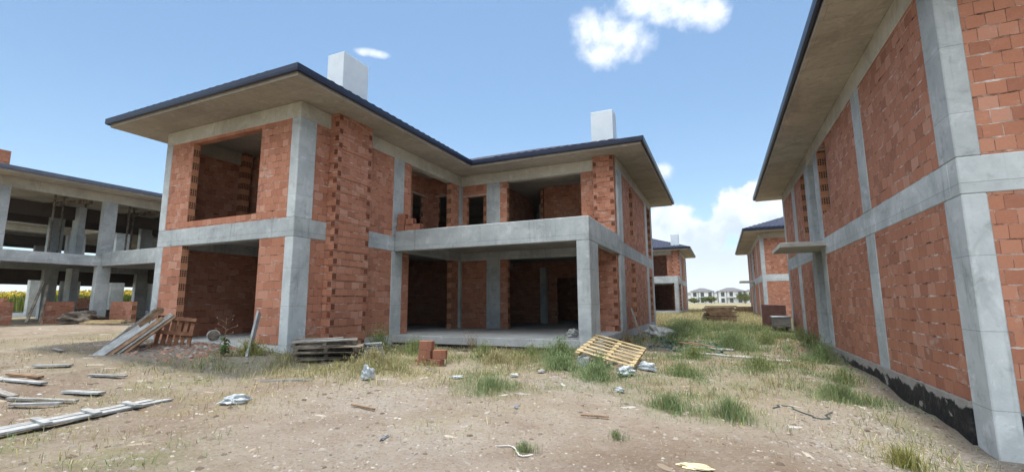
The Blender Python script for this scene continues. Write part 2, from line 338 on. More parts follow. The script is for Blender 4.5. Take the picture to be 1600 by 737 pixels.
# ------------------------------------------------------------------ mesh helpers
class MB:
    def __init__(s): s.v = []; s.f = []; s.m = []
    def face(s, pts, mi=0):
        i = len(s.v); s.v += [tuple(p) for p in pts]; s.f.append(tuple(range(i, i+len(pts)))); s.m.append(mi)
    def box(s, x0, x1, y0, y1, z0, z1, mi=0, j=0.0):
        c = [(x0,y0,z0),(x1,y0,z0),(x1,y1,z0),(x0,y1,z0),(x0,y0,z1),(x1,y0,z1),(x1,y1,z1),(x0,y1,z1)]
        if j: c = [tuple(a+random.uniform(-j, j) for a in p) for p in c]
        s.hexa(c, mi)
    def hexa(s, c, mi=0):
        i = len(s.v); s.v += [tuple(p) for p in c]
        for q in ((3,2,1,0),(4,5,6,7),(0,1,5,4),(1,2,6,5),(2,3,7,6),(3,0,4,7)): s.f.append(tuple(i+k for k in q)); s.m.append(mi)
    def bar(s, a, b, w_, h_, mi=0, up=(0,0,1), j=0.0):
        """rectangular bar from a to b; w_ sideways, h_ along up"""
        a = Vector(a); b = Vector(b); d = (b-a).normalized(); up = Vector(up)
        sd_ = d.cross(up)
        if sd_.length < 1e-4: sd_ = d.cross(Vector((1,0,0)))
        sd_.normalize(); u_ = sd_.cross(d).normalized(); c = []
        for p in (a, b):
            pass
        for uz in (-.5, .5):
            for p, sgn in ((a,-1),(a,1),(b,1),(b,-1)):
                c.append(p + sd_*w_*.5*sgn*(1) + u_*h_*uz + Vector([random.uniform(-j,j) for _ in range(3)]))
        # order: a-,a+,b+,b- bottom then top
        s.hexa([c[0],c[1],c[2],c[3],c[4],c[5],c[6],c[7]], mi)
    def tube(s, pts, r, n=7, mi=0):
        pts = [Vector(p) for p in pts]; rings = []
        for i, p in enumerate(pts):
            d = (pts[min(i+1, len(pts)-1)]-pts[max(i-1, 0)]).normalized()
            x = d.cross(Vector((0,0,1)));
            if x.length < 1e-3: x = Vector((1,0,0))
            x.normalize(); y = d.cross(x); rr = r[i] if isinstance(r, (list, tuple)) else r
            i0 = len(s.v); s.v += [tuple(p+(x*math.cos(k*2*math.pi/n)+y*math.sin(k*2*math.pi/n))*rr) for k in range(n)]; rings.append(i0)
        for a, b in zip(rings, rings[1:]):
            for k in range(n): s.f.append((a+k, a+(k+1)%n, b+(k+1)%n, b+k)); s.m.append(mi)
        s.f.append(tuple(rings[0]+k for k in range(n))); s.m.append(mi); s.f.append(tuple(rings[-1]+k for k in reversed(range(n)))); s.m.append(mi)
    def build(s, name, mats, parent=None, bevel=0.0, recalc=True, loc=None, smooth=False):
        me = bpy.data.meshes.new(name); me.from_pydata(s.v, [], s.f)
        for m in (mats if isinstance(mats, (list, tuple)) else [mats]): me.materials.append(M[m])
        me.polygons.foreach_set('material_index', s.m)
        if recalc:
            bm = bmesh.new(); bm.from_mesh(me); bmesh.ops.recalc_face_normals(bm, faces=bm.faces); bm.to_mesh(me); bm.free()
        if smooth: me.polygons.foreach_set('use_smooth', [True]*len(me.polygons))
        o = bpy.data.objects.new(name, me); COL.objects.link(o)
        if parent: o.parent = parent
        if loc: o.location = loc
        if bevel:
            bv = o.modifiers.new('bevel', 'BEVEL'); bv.width = bevel; bv.segments = 1; bv.limit_method = 'ANGLE'
        return o
def tag(o, label, cat, group=None, kind=None):
    if label: o['label'] = label
    if cat: o['category'] = cat
    if group: o['group'] = group
    if kind: o['kind'] = kind
    return o
def root(name, loc=(0,0,0), rz=0.0):
    o = bpy.data.objects.new(name, None); o.empty_display_size = .2; COL.objects.link(o); o.location = loc; o.rotation_euler = (0,0,rz); return o
def copy_tree(o, parent=None):
    c = o.copy(); COL.objects.link(c)
    if parent: c.parent = parent
    for ch in list(o.children): copy_tree(ch, c)
    return c
def panel(mb, axis, face, inward, a0, a1, z0, z1, holes=(), t_=.2, mi=0, mj=1):
    A = sorted({a0, a1, *[h[0] for h in holes], *[h[1] for h in holes]}); Z = sorted({z0, z1, *[h[2] for h in holes], *[h[3] for h in holes]})
    A = [a for a in A if a0 <= a <= a1]; Z = [z for z in Z if z0 <= z <= z1]
    def solid(i, j):
        if i < 0 or j < 0 or i >= len(A)-1 or j >= len(Z)-1: return False
        a = (A[i]+A[i+1])/2; z = (Z[j]+Z[j+1])/2
        return not any(h[0] < a < h[1] and h[2] < z < h[3] for h in holes)
    P = (lambda a, z, d: (face+inward*d, a, z)) if axis == 'x' else (lambda a, z, d: (a, face+inward*d, z))
    for i in range(len(A)-1):
        for j in range(len(Z)-1):
            if not solid(i, j): continue
            x0, x1, y0, y1 = A[i], A[i+1], Z[j], Z[j+1]
            for d in (0, t_): mb.face([P(x0,y0,d),P(x1,y0,d),P(x1,y1,d),P(x0,y1,d)], mi)
            if not solid(i-1, j): mb.face([P(x0,y0,0),P(x0,y1,0),P(x0,y1,t_),P(x0,y0,t_)], mj)
            if not solid(i+1, j): mb.face([P(x1,y0,0),P(x1,y1,0),P(x1,y1,t_),P(x1,y0,t_)], mj)
            if not solid(i, j-1): mb.face([P(x0,y0,0),P(x1,y0,0),P(x1,y0,t_),P(x0,y0,t_)], mi)
            if not solid(i, j+1): mb.face([P(x0,y1,0),P(x1,y1,0),P(x1,y1,t_),P(x0,y1,t_)], mi)

def offset_poly(poly, d):
    n = len(poly); out = []
    for i in range(n):
        p0, p1, p2 = poly[i-1], poly[i], poly[(i+1) % n]
        def nrm(a, b):
            dx, dy = b[0]-a[0], b[1]-a[1]; l = math.hypot(dx, dy); return (dy/l, -dx/l)   # outward for CCW
        n1, n2 = nrm(p0, p1), nrm(p1, p2)
        out.append((p1[0]+d*(n1[0]+n2[0]), p1[1]+d*(n1[1]+n2[1])))
    return out
ZS = 6.3; EAVE = 1.139
def roof_parts(r, wall_poly, rects, zs=ZS, tiles=True, gut='gutter', cell=.1):
    slab = offset_poly(wall_poly, EAVE-.10)
    mb = MB(); n = len(slab)
    mb.face([(x, y, zs) for x, y in reversed(slab)]); mb.face([(x, y, zs+.11) for x, y in slab])
    for i in range(n):
        a, b = slab[i], slab[(i+1) % n]; mb.face([(*a, zs), (*b, zs), (*b, zs+.11), (*a, zs+.11)])
    mb.build('roof_slab', 'soffit', r)
    prof = [(-.03, zs+.112), (.05, zs+.065), (.095, zs+.085), (.11, zs+.155), (.10, zs+.165), (.105, zs+.25), (.075, zs+.255), (.065, zs+.14), (-.03, zs+.15)]
    loops = [(offset_poly(slab, o), z) for o, z in prof]; mb = MB()
    for k in range(len(prof)):
        (L1, z1), (L2, z2) = loops[k], loops[(k+1) % len(prof)]
        for i in range(n):
            j = (i+1) % n; mb.face([(*L1[i], z1), (*L1[j], z1), (*L2[j], z2), (*L2[i], z2)])
    mb.build('gutter', gut, r)
    if not tiles: return
    # hip roof as a height field with tile courses
    ex = EAVE-.10
    RC = [(a-ex, b+ex, c-ex, d+ex) for a, b, c, d in rects]
    X0 = min(q[0] for q in RC); X1 = max(q[1] for q in RC); Y0 = min(q[2] for q in RC); Y1 = max(q[3] for q in RC)
    nx = int((X1-X0)/cell)+1; ny = int((Y1-Y0)/cell)+1
    xs = np.linspace(X0, X1, nx+1); ys = np.linspace(Y0, Y1, ny+1); XX, YY = np.meshgrid(xs, ys, indexing='ij')
    best = np.full(XX.shape, -1.0); along = np.zeros(XX.shape)
    for a, b, c, d in RC:
        q = np.stack([XX-a, b-XX, YY-c, d-YY]); h = q.min(0); k = q.argmin(0); al = np.where(k < 2, YY, XX)
        up = h > best; best = np.where(up, h, best); along = np.where(up, al, along)
    zz = zs+.25+.38*np.maximum(best, 0)+.022*np.sin(along*2*np.pi/.30)+.028*(1-np.mod(best/.34, 1.0))
    ins = best > -1e-6; idx = -np.ones(XX.shape, int); idx[ins] = np.arange(ins.sum())
    V = np.stack([XX[ins], YY[ins], zz[ins]], 1); Fs = []
    ok = ins[:-1,:-1] & ins[1:,:-1] & ins[1:,1:] & ins[:-1,1:]
    a = idx[:-1,:-1][ok]; b = idx[1:,:-1][ok]; c = idx[1:,1:][ok]; d = idx[:-1,1:][ok]
    me = bpy.data.meshes.new('roof'); me.from_pydata(V.tolist(), [], np.stack([a,b,c,d], 1).tolist()); me.materials.append(M['tile'])
    o = bpy.data.objects.new('roof', me); COL.objects.link(o); o.parent = r
    # row of round tile ends along the eave
    mb = MB(); lo = offset_poly(slab, .05)
    for i in range(n):
        p, q = Vector((*lo[i], zs+.245)), Vector((*lo[(i+1) % n], zs+.245)); dd = (q-p).normalized(); inn = Vector((-dd.y, dd.x, 0)); L = (q-p).length
        k = int(L/.30)
        for s_ in range(3, k-3):
            cpt = p+dd*(s_+.5)*L/k; pr = []
            for e in range(6):
                an = math.pi*e/5; pr.append(cpt+dd*math.cos(an)*.12+Vector((0,0,math.sin(an)*.06)))
            bk = [x+inn*.5+Vector((0,0,.19)) for x in pr]
            for e in range(5): mb.face([pr[e], pr[e+1], bk[e+1], bk[e]])
            mb.face(pr)
    mb.build('eave_tile', 'tile', r)

def one_box(name, m, r, b, bevel=.014, j=0.0):
    mb = MB(); mb.box(*b, j=j); return mb.build(name, m, r, bevel)
def wall(name, r, mats, *args, **kw):
    mb = MB(); panel(mb, *args, **kw)
    return mb.build(name, mats, r)

def chimney(r, x0, x1, y0, y1, z0, z1):
    c = MB(); c.box(x0, x1, y0, y1, z0, z1); ch = c.build('chimney', 'white', r, .01)

def pilaster(r, x0, x1, y0, y1, z0, z1, open_faces, mname='brick'):
    """brick flue, course by course, with the hollow ends of the corner bricks showing"""
    mb = MB(); n = round((z1-z0)/.2); hh = (z1-z0)/n
    for k in range(n):
        a = z0+k*hh; o = [random.uniform(-.007, .007) for _ in range(4)]; e = .008 if k % 2 else -.004
        X0, X1, Y0, Y1 = x0+o[0], x1+o[1], y0+o[2], y1+o[3]
        if 'x' in open_faces: X1 += e
        if '-y' in open_faces: Y0 -= e
        mb.box(X0, X1, Y0, Y1, a+.003, a+hh-.003, 0)
        za, zb = a+.03, a+hh-.03
        if 'x' in open_faces:
            if k % 2: mb.box(X1-.01, X1+.004, Y0+.012, Y0+.135, za, zb, 1)
            else: mb.box(X1-.01, X1+.004, Y1-.14, Y1-.012, za, zb, 1)
        if '-y' in open_faces:
            if k % 2 == 0: mb.box(X1-.14, X1-.012, Y0-.004, Y0+.01, za, zb, 1)
            elif 'x' not in open_faces: mb.box(X0+.012, X0+.13, Y0-.004, Y0+.01, za, zb, 1)
    core = MB()
    mb.box(x0+.02, x1-.02, y0+.02, y1-.02, z0, z1, 2)
    return mb.build('flue_pilaster', [mname, 'brick_holes', 'rubble_red'], r)

# ------------------------------------------------------------------ the L-shaped brick house
WX, WY, YE = 6.57, 8.275, 17.4; AX = -5.73
FOOT = [(AX,0),(0,0),(0,WY),(WX,WY),(WX,YE),(AX,YE)]
RECTS = [(AX,0,0,YE),(AX,WX,WY,YE)]
def frame(r, skeleton=False):
    low = [(-.3,0,0,.56),(AX,-5.42,0,.5),(-.3,0,3.87,4.43),(-.25,.08,8.12,8.55),(1.21,1.82,WY,8.55),(6.27,WX,WY,9.1),(6.32,WX,14.9,15.6),(6.27,WX,16.9,YE),
           (AX,-5.43,16.9,YE),(AX,-5.43,8.3,9.0),(AX,-5.43,4.0,4.6),(-.3,.2,16.95,YE),(1.72,2.02,13,13.3)]
    if skeleton: low += [(-3.2,-2.6,4.0,4.3),(-3.2,-2.6,8.6,8.9),(-3.0,-2.6,13,13.3)]
    for b in low: one_box('column', 'concrete', r, (*b, -.6, 2.7)); one_box('column', 'concrete', r, (*b, 3.2, 5.87))
    one_box('column', 'concrete', r, (6.2,WX,4.0,5.0,-.6,2.7), .02)
    for z0, z1 in ((2.7,3.2),(5.87,ZS)):
        for b in ((AX,0,0,.28),(-.28,0,.28,YE-.28),(0,WX,WY,8.55),(6.29,WX,8.55,YE-.28),(AX,WX,YE-.28,YE),(AX,-5.45,.28,YE-.28)): one_box('beam', 'concrete' if z0 < 3 else 'eaves', r, (*b, z0, z1))
    one_box('floor_slab', 'floor', r, (-5.45,-.28,.28,YE-.28,3.02,3.197)); one_box('floor_slab', 'floor', r, (0,6.29,8.55,YE-.28,3.02,3.197))
    bl = MB(); bl.box(0.003,WX,4.0,4.25,2.7,3.37); bl.box(6.32,WX,4.25,WY-.003,2.7,3.37); b1 = bl.build('balcony_beam', 'concrete', r, .015)
    one_box('balcony_slab', 'soffit', r, (0.003,6.32,4.25,WY-.003,3.02,3.2))
    fd = MB(); fd.box(AX+.015,-.015,.02,YE-.02,-1.0,-.0); fd.box(-.015,WX-.015,WY+.02,YE-.02,-1.0,-.0); fd.build('foundation', 'floor', r)
    one_box('porch_slab', 'floor', r, (-.01,WX-.003,3.985,WY+.015,-.24,.004), .02)
    pf = MB(); pf.box(.05,WX-.06,4.06,WY-.05,-1.0,-.24); pf.build('porch_plinth', 'bitumen', r)

def build_brick_house(loc, label):
    r = root('brick_house', loc); tag(r, label, 'house', 'unfinished brick houses')
    frame(r)
    B = ['brick','brick_end']; BL_ = ['brick_long','brick_end']; BS = ['brick_square','brick_end']
    g = .012
    W_ = lambda mats, *a, **k: wall('brick_wall', r, mats, *a, **k)
    W_(BL_,'y',g,1,-5.42,-4.5,0,2.7); W_(BL_,'y',g,1,-1.24,-.3,0,2.7)
    W_(BS,'y',g,1,-5.42,-.3,3.2,5.87,[(-4.4,-1.45,3.4,5.78)])
    W_(B,'x',-g,-1,.56,3.87,0,2.7); W_(B,'x',-g,-1,.56,3.87,3.2,5.87)
    W_(B,'x',-g,-1,4.43,4.8,0,2.7); W_(B,'x',-g,-1,7.62,8.12,0,2.7)
    W_(B,'x',-g,-1,4.43,4.84,3.2,5.87); W_(B,'x',-g,-1,7.5,8.12,3.2,5.87)
    pilaster(r, -.005, .31, 1.05, 2.4, -.2, ZS, ('x','-y'))
    pilaster(r, 5.75, 6.5, 7.97, WY+.005, 0, ZS, ('-y',), 'brick_square')
    y = WY+g
    W_(B,'y',y,1,.08,1.21,3.2,5.87,[(.27,1.18,3.2,5.38)]); one_box('lintel','lintel',r,(.1,1.2,y-.012,y+.19,5.385,5.46))
    W_(B,'y',y,1,1.82,2.13,3.2,5.87); W_(BS,'y',y,1,5.2,6.27,3.2,5.87)
    W_(B,'y',y,1,.08,1.21,0,2.7); W_(B,'y',y,1,1.82,2.15,0,2.7); W_(B,'y',y,1,5.59,6.27,0,2.7)
    x = WX-g
    W_(B,'x',x,-1,9.1,14.9,0,2.7,[(10.6,11.5,.28,2.55)]); W_(B,'x',x,-1,15.6,16.9,0,2.7,[(15.75,16.6,.35,2.25)])
    W_(B,'x',x,-1,9.1,14.9,3.2,5.87,[(10.7,11.45,3.55,5.7)]); W_(B,'x',x,-1,15.6,16.9,3.2,5.87,[(15.7,16.8,3.35,5.8)])
    for z0, z1 in ((0,2.7),(3.2,5.87)):
        W_(B,'y',YE-g,-1,-5.42,-.3,z0,z1,[(-2.4,-1.4,z0+1,z0+2.2)] if z0 else ()); W_(B,'y',YE-g,-1,.2,6.27,z0,z1,[(3,4.2,z0+1,z0+2.2)] if z0 else ())
        W_(B,'x',AX+g,1,.5,4.0,z0,z1); W_(B,'x',AX+g,1,4.6,8.3,z0,z1); W_(B,'x',AX+g,1,9.0,16.9,z0,z1,[(12,13.2,z0+1,z0+2.2)] if z0 else ())
    # rooms
    P_ = lambda *a, **k: wall('partition_wall', r, B, *a, t_=.12, **k)
    P_('y',3.35,1,-5.5,-.25,0,3.02); P_('y',2.7,1,-5.5,-.25,3.2,ZS)
    jm = MB(); jm.box(-5.52,-5.30,2.25,2.55,3.2,ZS-.01); jm.build('partition_wall', 'brick_end', r)
    P_('x',-1.45,-1,2.85,8.0,3.2,ZS,[(6.9,7.62,3.2,5.45)]); P_('y',8.0,1,-1.57,-.22,3.2,ZS,[(-.94,-.28,3.2,5.45)])
    one_box('lintel','lintel',r,(-1.6,-1.425,6.7,7.8,5.455,5.53)); one_box('lintel','lintel',r,(-1.1,-.23,7.985,8.13,5.455,5.53))
    P_('y',11.5,1,2.55,6.3,3.2,ZS); P_('x',.9,1,8.6,14,3.2,ZS); P_('y',10.5,1,-5.4,-.3,0,3.02); P_('y',13.6,1,-.2,6.3,0,3.02,holes=[(2.4,3.6,0,2.2)])
    P_('x',2.3,1,11.7,17,3.2,ZS)
    roof_parts(r, FOOT, RECTS)
    chimney(r, -.25, .36, 1.03, 2.05, ZS+.12, 8.15); chimney(r, 5.74, 6.55, 7.93, 8.6, ZS+.12, 8.0)
    return r
main = build_brick_house((0,0,0), 'two storey brick and concrete house with porch column and balcony, centre of the photo')
h2 = copy_tree(main); h2.location = (-.5, 35.4, .1); h2['label'] = 'small distant brick house with balcony seen past the right end of the central house'

# ------------------------------------------------------------------ right hand house
def build_right_house(loc, label):
    r = root('brick_house', loc); tag(r, label, 'house', 'unfinished brick houses'); D_, W0 = 17.1, 8.2
    cols = [(0,.26,0,.52),(0,.25,3.80,4.40),(0,.25,8.6,9.2),(0,.25,10.24,10.93),(0,.25,13.4,14.1),(0,.26,16.7,D_),(W0-.26,W0,0,.5),(W0-.26,W0,16.7,D_),(3.9,4.3,0,.26),(W0-.26,W0,8,8.5)]
    for b in cols: one_box('column', 'concrete', r, (*b, -1.0, 2.7)); one_box('column', 'concrete', r, (*b, 3.2, 5.87))
    for z0, z1 in ((2.7,3.2),(5.87,ZS)):
        for b in ((0,W0,0,.28),(0,.28,.28,9.2),(0,.28,10.24,D_-.28),(0,W0,D_-.28,D_),(W0-.28,W0,.28,D_-.28)): one_box('beam','concrete' if z0 < 3 else 'eaves',r,(*b,z0,z1))
    one_box('beam','eaves',r,(0,.28,9.2,10.24,5.87,ZS))
    one_box('floor_slab','floor',r,(.28,W0-.28,.28,D_-.28,3.02,3.197))
    fd = MB(); fd.box(-.045,W0-.02,.52,D_-.01,-1.2,-.0); fd.box(.27,W0-.02,.03,.52,-1.2,-.002); fd.build('plinth','bitumen',r)
    one_box('canopy','canopy',r,(-1.2,.40,8.35,10.6,2.95,3.09),.01)
    # entrance recess
    rc = MB(); rc.box(.42,.60,9.2,10.24,0,2.95); rc.box(.42,.60,9.2,10.24,3.2,5.87); rc.build('recess_wall','concrete',r)
    B = ['brick','brick_end']; BS = ['brick_square','brick_end']; g = .012
    W_ = lambda mats, *a, **k: wall('brick_wall', r, mats, *a, **k)
    W_(B,'x',g,1,.52,3.80,0,2.7); W_(B,'x',g,1,4.40,8.6,0,2.7); W_(B,'x',g,1,10.93,13.4,0,2.7); W_(B,'x',g,1,14.1,16.7,0,2.7)
    W_(B,'x',g,1,.52,3.80,3.2,5.87); W_(B,'x',g,1,4.40,8.6,3.2,5.87,[(7.35,8.45,3.9,5.8)]); W_(B,'x',g,1,10.93,13.4,3.2,5.87,[(10.95,11.85,3.6,5.8)]); W_(B,'x',g,1,14.1,16.7,3.2,5.87)
    W_(BS,'y',g,1,.26,3.9,0,2.7); W_(BS,'y',g,1,4.3,W0-.26,0,2.7,[(5,6.8,.9,2.2)]); W_(BS,'y',g,1,.26,3.9,3.2,5.87); W_(BS,'y',g,1,4.3,W0-.26,3.2,5.87,[(5,6.8,4.1,5.4)])
    for z0, z1 in ((0,2.7),(3.2,5.87)):
        W_(B,'y',D_-g,-1,.26,W0-.26,z0,z1,[(2,3.5,z0+.9,z0+2.2)]); W_(B,'x',W0-g,-1,.5,8,z0,z1,[(2,5,z0+.2,z0+2.2)]); W_(B,'x',W0-g,-1,8.5,16.7,z0,z1)
    wall('partition_wall',r,B,'x',2.4,1,.3,16.8,3.2,ZS,t_=.12); wall('partition_wall',r,B,'x',2.4,1,.3,16.8,0,3.02,t_=.12)
    roof_parts(r, [(0,0),(W0,0),(W0,D_),(0,D_)], [(0,W0,0,D_)])
    chimney(r, 4.6, 5.4, 6.2, 7.0, ZS+.12, 8.6)
    return r
rh = build_right_house((12.695,-.5,-.327), 'big brick house at the right edge with black bitumen plinth and small entrance canopy')
rh2 = copy_tree(rh); rh2.location = (12.65, 30.4, -.25); rh2['label'] = 'smaller brick house with tiled roof and canopy behind the right edge house'

# ------------------------------------------------------------------ concrete skeleton on the left
def build_skeleton(loc, label):
    r = root('concrete_frame_building', loc); tag(r, label, 'building', 'open concrete frame buildings')
    frame(r, True); roof_parts(r, FOOT, RECTS, tiles=False, gut='gutter_dull')
    B = ['brick','brick_end']
    for a in (('x',-.02,-1,.75,1.15,0,1.0),('x',-.02,-1,2.15,3.2,0,1.0),('y',4.3,1,.6,2.4,0,1.0),('y',8.3,1,2.2,4.6,0,1.0),('y',13.0,1,-5,-3.2,3.2,5.0),('x',-5.7,1,9.2,11,3.2,4.2)): wall('brick_wall', r, B, *a)
    for b in ((AX-.03,AX,.5,16.9,5.15,5.88),(-3.1,-3.0,.4,8.3,5.2,5.88),(AX-.03,AX,.5,16.9,2.15,2.72),(-5.4,-.3,8.9,9.0,5.2,6.28),(-5.4,-.3,8.9,9.0,2.2,3.0)): one_box('formwork_board','formwork',r,b,0,j=.01)
    return r
sk = build_skeleton((-17.6,0,.15), 'open two storey concrete frame with columns and slabs, at the left edge')
st = MB(); st.box(-.55,.1,-.35,.35,ZS+.112,7.35); st.build('brick_stack', 'brick_square', sk)
sk2 = copy_tree(sk); sk2.location = (-36.5, 2, .5); sk2['label'] = 'farther concrete frame seen through the openings of the left edge frame'

# ------------------------------------------------------------------ terrain
def vnoise(x, y, seed=0):
    xi = np.floor(x).astype(np.int64); yi = np.floor(y).astype(np.int64); xf = x-xi; yf = y-yi
    def h(a, b):
        n = (a*374761393+b*668265263+seed*974711) & 0x7fffffff; n = ((n ^ (n >> 13))*1274126177) & 0x7fffffff
        return ((n ^ (n >> 16)) & 0xffff)/65535.0
    u = xf*xf*(3-2*xf); v = yf*yf*(3-2*yf)
    return (h(xi,yi)*(1-u)+h(xi+1,yi)*u)*(1-v)+(h(xi,yi+1)*(1-u)+h(xi+1,yi+1)*u)*v
def fbm(x, y, sc_, oct_=4, seed=0):
    s = 0; a = .5; k = 1/sc_
    for i in range(oct_): s = s+a*(vnoise(x*k+i*17.3, y*k-i*9.1, seed+i)-.5); a *= .5; k *= 2.03
    return s
CP = np.array([(9.7,-8.3,-.50),(9,-4,-.48),(6,-4,-.46),(2,-5,-.44),(-3,-5,-.25),(12.6,-.6,-.92),(13.5,-2.5,-.85),(12.6,2,-.78),(12.6,5,-.60),(12.6,9,-.42),(12.6,14,-.36),(12.6,17,-.33),(11,0,-.58),(10.5,3,-.46),
    (3,3.6,-.34),(6.4,3.6,-.36),(.3,1,-.24),(.3,3,-.28),(-.4,-.5,-.16),(-3,-.4,-.04),(-5.6,-.4,.0),(2,-1.5,-.30),(6,-1,-.42),(-4,-2.5,-.10),(-10,-2,.05),(-17,2,.18),(-12,4,.15),(-25,5,.3),(-40,0,.5),(-50,30,.6),
    (7,9,-.28),(7,16,-.28),(9.5,12,-.34),(9,24,-.32),(9,45,-.25),(5,60,-.2),(12,50,-.2),(9,100,-.1),(-60,90,.4),(40,40,-.2),(60,-20,-.5),(0,-30,-.4),(-40,-30,.2),(-8,12,.0),(-8,25,-.1)])
def ground_z(x, y, detail=True):
    x = np.asarray(x, float); y = np.asarray(y, float)
    num = 0; den = 0
    for px, py, pz in CP:
        d2 = (x-px)**2+(y-py)**2+.35; ww = 1/d2**1.6; num = num+ww*pz; den = den+ww
    far = np.clip((np.hypot(x-4, y-8)-70)/120, 0, 1)
    z = (num/den)*(1-far)+far*(.0)
    if detail:
        near = np.clip(1-np.hypot(x-9, y+2)/45, 0, 1)
        z = z+near*(fbm(x, y, 1.6, 4, 3)*.12+fbm(x, y, .40, 3, 9)*.085)
    return z
def gz(x, y): return float(ground_z(x, y))

# vegetation map: (x, y, radius, amount)
DRY = [(2,-1.2,1.8,1.0),(4,-.6,1.6,.9),(1,-2.2,1.6,.8),(-.5,-1.5,1.2,.7),(5.2,1.5,1.8,.7),(3,1.6,1.6,.9),(.8,.2,.8,1),(9.5,.5,1.6,.6),(8.5,3.2,1.8,.5),(10.6,1.2,1.4,.6),(11.8,-1.5,1.0,.8),(12.0,-2.8,.9,.7),(-3,-4,2.0,.2),(2.6,-5.8,.9,.7),(4.2,-5.6,.8,.6),(3,-3.6,1.2,.6),(6.5,-1.2,1.5,.4),(6.5,-3,.8,.4),(-8,-1,4,.3),(-10,3,4,.3),(9.3,28,6,1),(10,20,5,.9),(8,40,9,1),(11.3,12,2.0,.7),(10.5,25,4,.9),(5.5,-6,.7,.5),(1.2,-4.2,1,.5),(-6,-3,3,.2),(5,3,1.4,.5)]
GRN = [(9.0,2.0,.7,.9),(10.3,3.0,.8,.9),(8.7,4.6,.8,.9),(10.7,4.8,.9,1),(9.6,6.2,1.0,1),(11.6,3.6,.6,.9),(12.0,2.2,.4,.9),(11.9,6.2,.7,1),(9.4,.3,.6,.8),(8.2,1.4,.6,.7),(7.3,-.2,.6,.5),(4.2,1.8,.6,.8),(2.6,.6,.5,.7),(5.2,.6,.6,.7),(5.6,-.6,.6,.6),(.4,-1.6,.5,.5),(-4,-3,1.5,.35),(1.2,-3.2,.8,.35),(-1.5,-3.0,1.0,.35),(3.0,-6.1,.5,.6),(2.5,-5.5,.5,.5),(3.6,-6.4,.4,.5),(-7,-2,1.2,.4),(-9,.5,1.5,.4),(6.15,2.6,.5,1),(6.9,1.6,.5,.9),(7.5,.7,.6,.8),(9.7,-.9,.55,.9),(8.9,-.9,.5,.8),(6.1,-1,.6,.8),(9.8,1.5,.7,.6),(11.5,1.4,.75,1),(11.2,2.6,.7,.8),(11.9,.2,.5,.6),(1.5,1.5,.6,.9),(3.2,1.4,.7,.7),(-.2,-.6,.5,.7),(8.6,7.5,1.2,.9),(10,8,1.0,.9),(9.2,10,1.6,.9),(10.8,11,1.2,.8),(8.2,12,1.4,1),(9.4,15,2.0,.8),(11,15,1.2,.7),(7.8,.6,.9,.5),(9.2,2.8,.9,.6),(12,7,.5,.9),(12.1,5.3,.45,.7),(8.3,-.2,.7,.5),(4.6,-5.6,.6,.45),(5.2,-6,.5,.4),(2.2,2.9,.7,.7),(4.8,2.9,.7,.6),(12.2,-1.8,.5,.7),(10.3,4.5,.8,.5)]
GRV = [(11.9,-.9,1.0,1),(12.0,1.5,.6,1),(11.3,-1.6,.9,.9),(5,-2.4,1.2,.7),(7,0,1,.6),(1.5,-1.6,1,.3),(6.5,-4,1.4,.5),(-2.6,-1.2,.9,.8),(11.7,3.2,.6,.7)]
def cover(x, y, lst):
    c = np.zeros(np.shape(x))
    for px, py, r_, a in lst: c = np.maximum(c, a*np.exp(-((x-px)**2+(y-py)**2)/(r_*r_)))
    return c
FOOTS = [(-5.8,.03,-.02,17.5),(-.1,6.6,8.2,17.5),(-.1,6.58,3.97,8.3),(12.64,21,-.52,16.7),(-23.4,-17.5,0,17.5),(-17.7,-11,4,17.5),(-6.3,-.4,35.3,53),(-.6,6.2,39.3,53),(12.55,21,30.3,47.5),(-42.3,-36.4,2,19.5),(-36.6,-29.9,6,19.5)]
def inside(x, y, m=0.0):
    k = np.zeros(np.shape(x), bool)
    for a, b, c, d in FOOTS: k |= (x > a-m) & (x < b+m) & (y > c-m) & (y < d+m)
    return k
def axis_(c, near, far, n_near, step, growth):
    a = [0.0]; s = step
    while a[-1] < near: a.append(a[-1]+s)
    while a[-1] < far: s *= growth; a.append(a[-1]+s)
    a = np.array(a); return np.concatenate([c-a[::-1], c+a[1:]])
gx = axis_(6.5, 7.0, 9000, 0, .075, 1.09); gy = axis_(0, 7.5, 9000, 0, .075, 1.09)
GX, GY = np.meshgrid(gx, gy, indexing='ij'); GZ = ground_z(GX, GY)
V = np.stack([GX.ravel(), GY.ravel(), GZ.ravel()], 1); nx_, ny_ = len(gx), len(gy)
ii = np.arange(nx_*ny_).reshape(nx_, ny_)
Fq = np.stack([ii[:-1,:-1].ravel(), ii[1:,:-1].ravel(), ii[1:,1:].ravel(), ii[:-1,1:].ravel()], 1)
me = bpy.data.meshes.new('ground'); me.vertices.add(len(V)); me.vertices.foreach_set('co', V.ravel())
me.loops.add(Fq.size); me.loops.foreach_set('vertex_index', Fq.ravel()); me.polygons.add(len(Fq))
me.polygons.foreach_set('loop_start', np.arange(len(Fq))*4); me.polygons.foreach_set('loop_total', np.full(len(Fq), 4)); me.update(); me.validate()
far = np.clip((np.hypot(GX-8, GY-5)-18)/15, 0, 1)
cv = np.ones((nx_*ny_, 4), np.float32)
cv[:,0] = np.maximum(cover(GX, GY, DRY)*1.2, np.maximum(.12, far*1.0)).clip(0,1).ravel(); cv[:,1] = (cover(GX, GY, GRN)*1.2).clip(0,1).ravel(); cv[:,2] = cover(GX, GY, GRV).ravel()
at = me.color_attributes.new('cover', 'FLOAT_COLOR', 'POINT'); at.data.foreach_set('color', cv.ravel())
me.materials.append(M['ground']); me.polygons.foreach_set('use_smooth', np.ones(len(Fq), bool))
go = bpy.data.objects.new('ground', me); COL.objects.link(go); go['kind'] = 'structure'

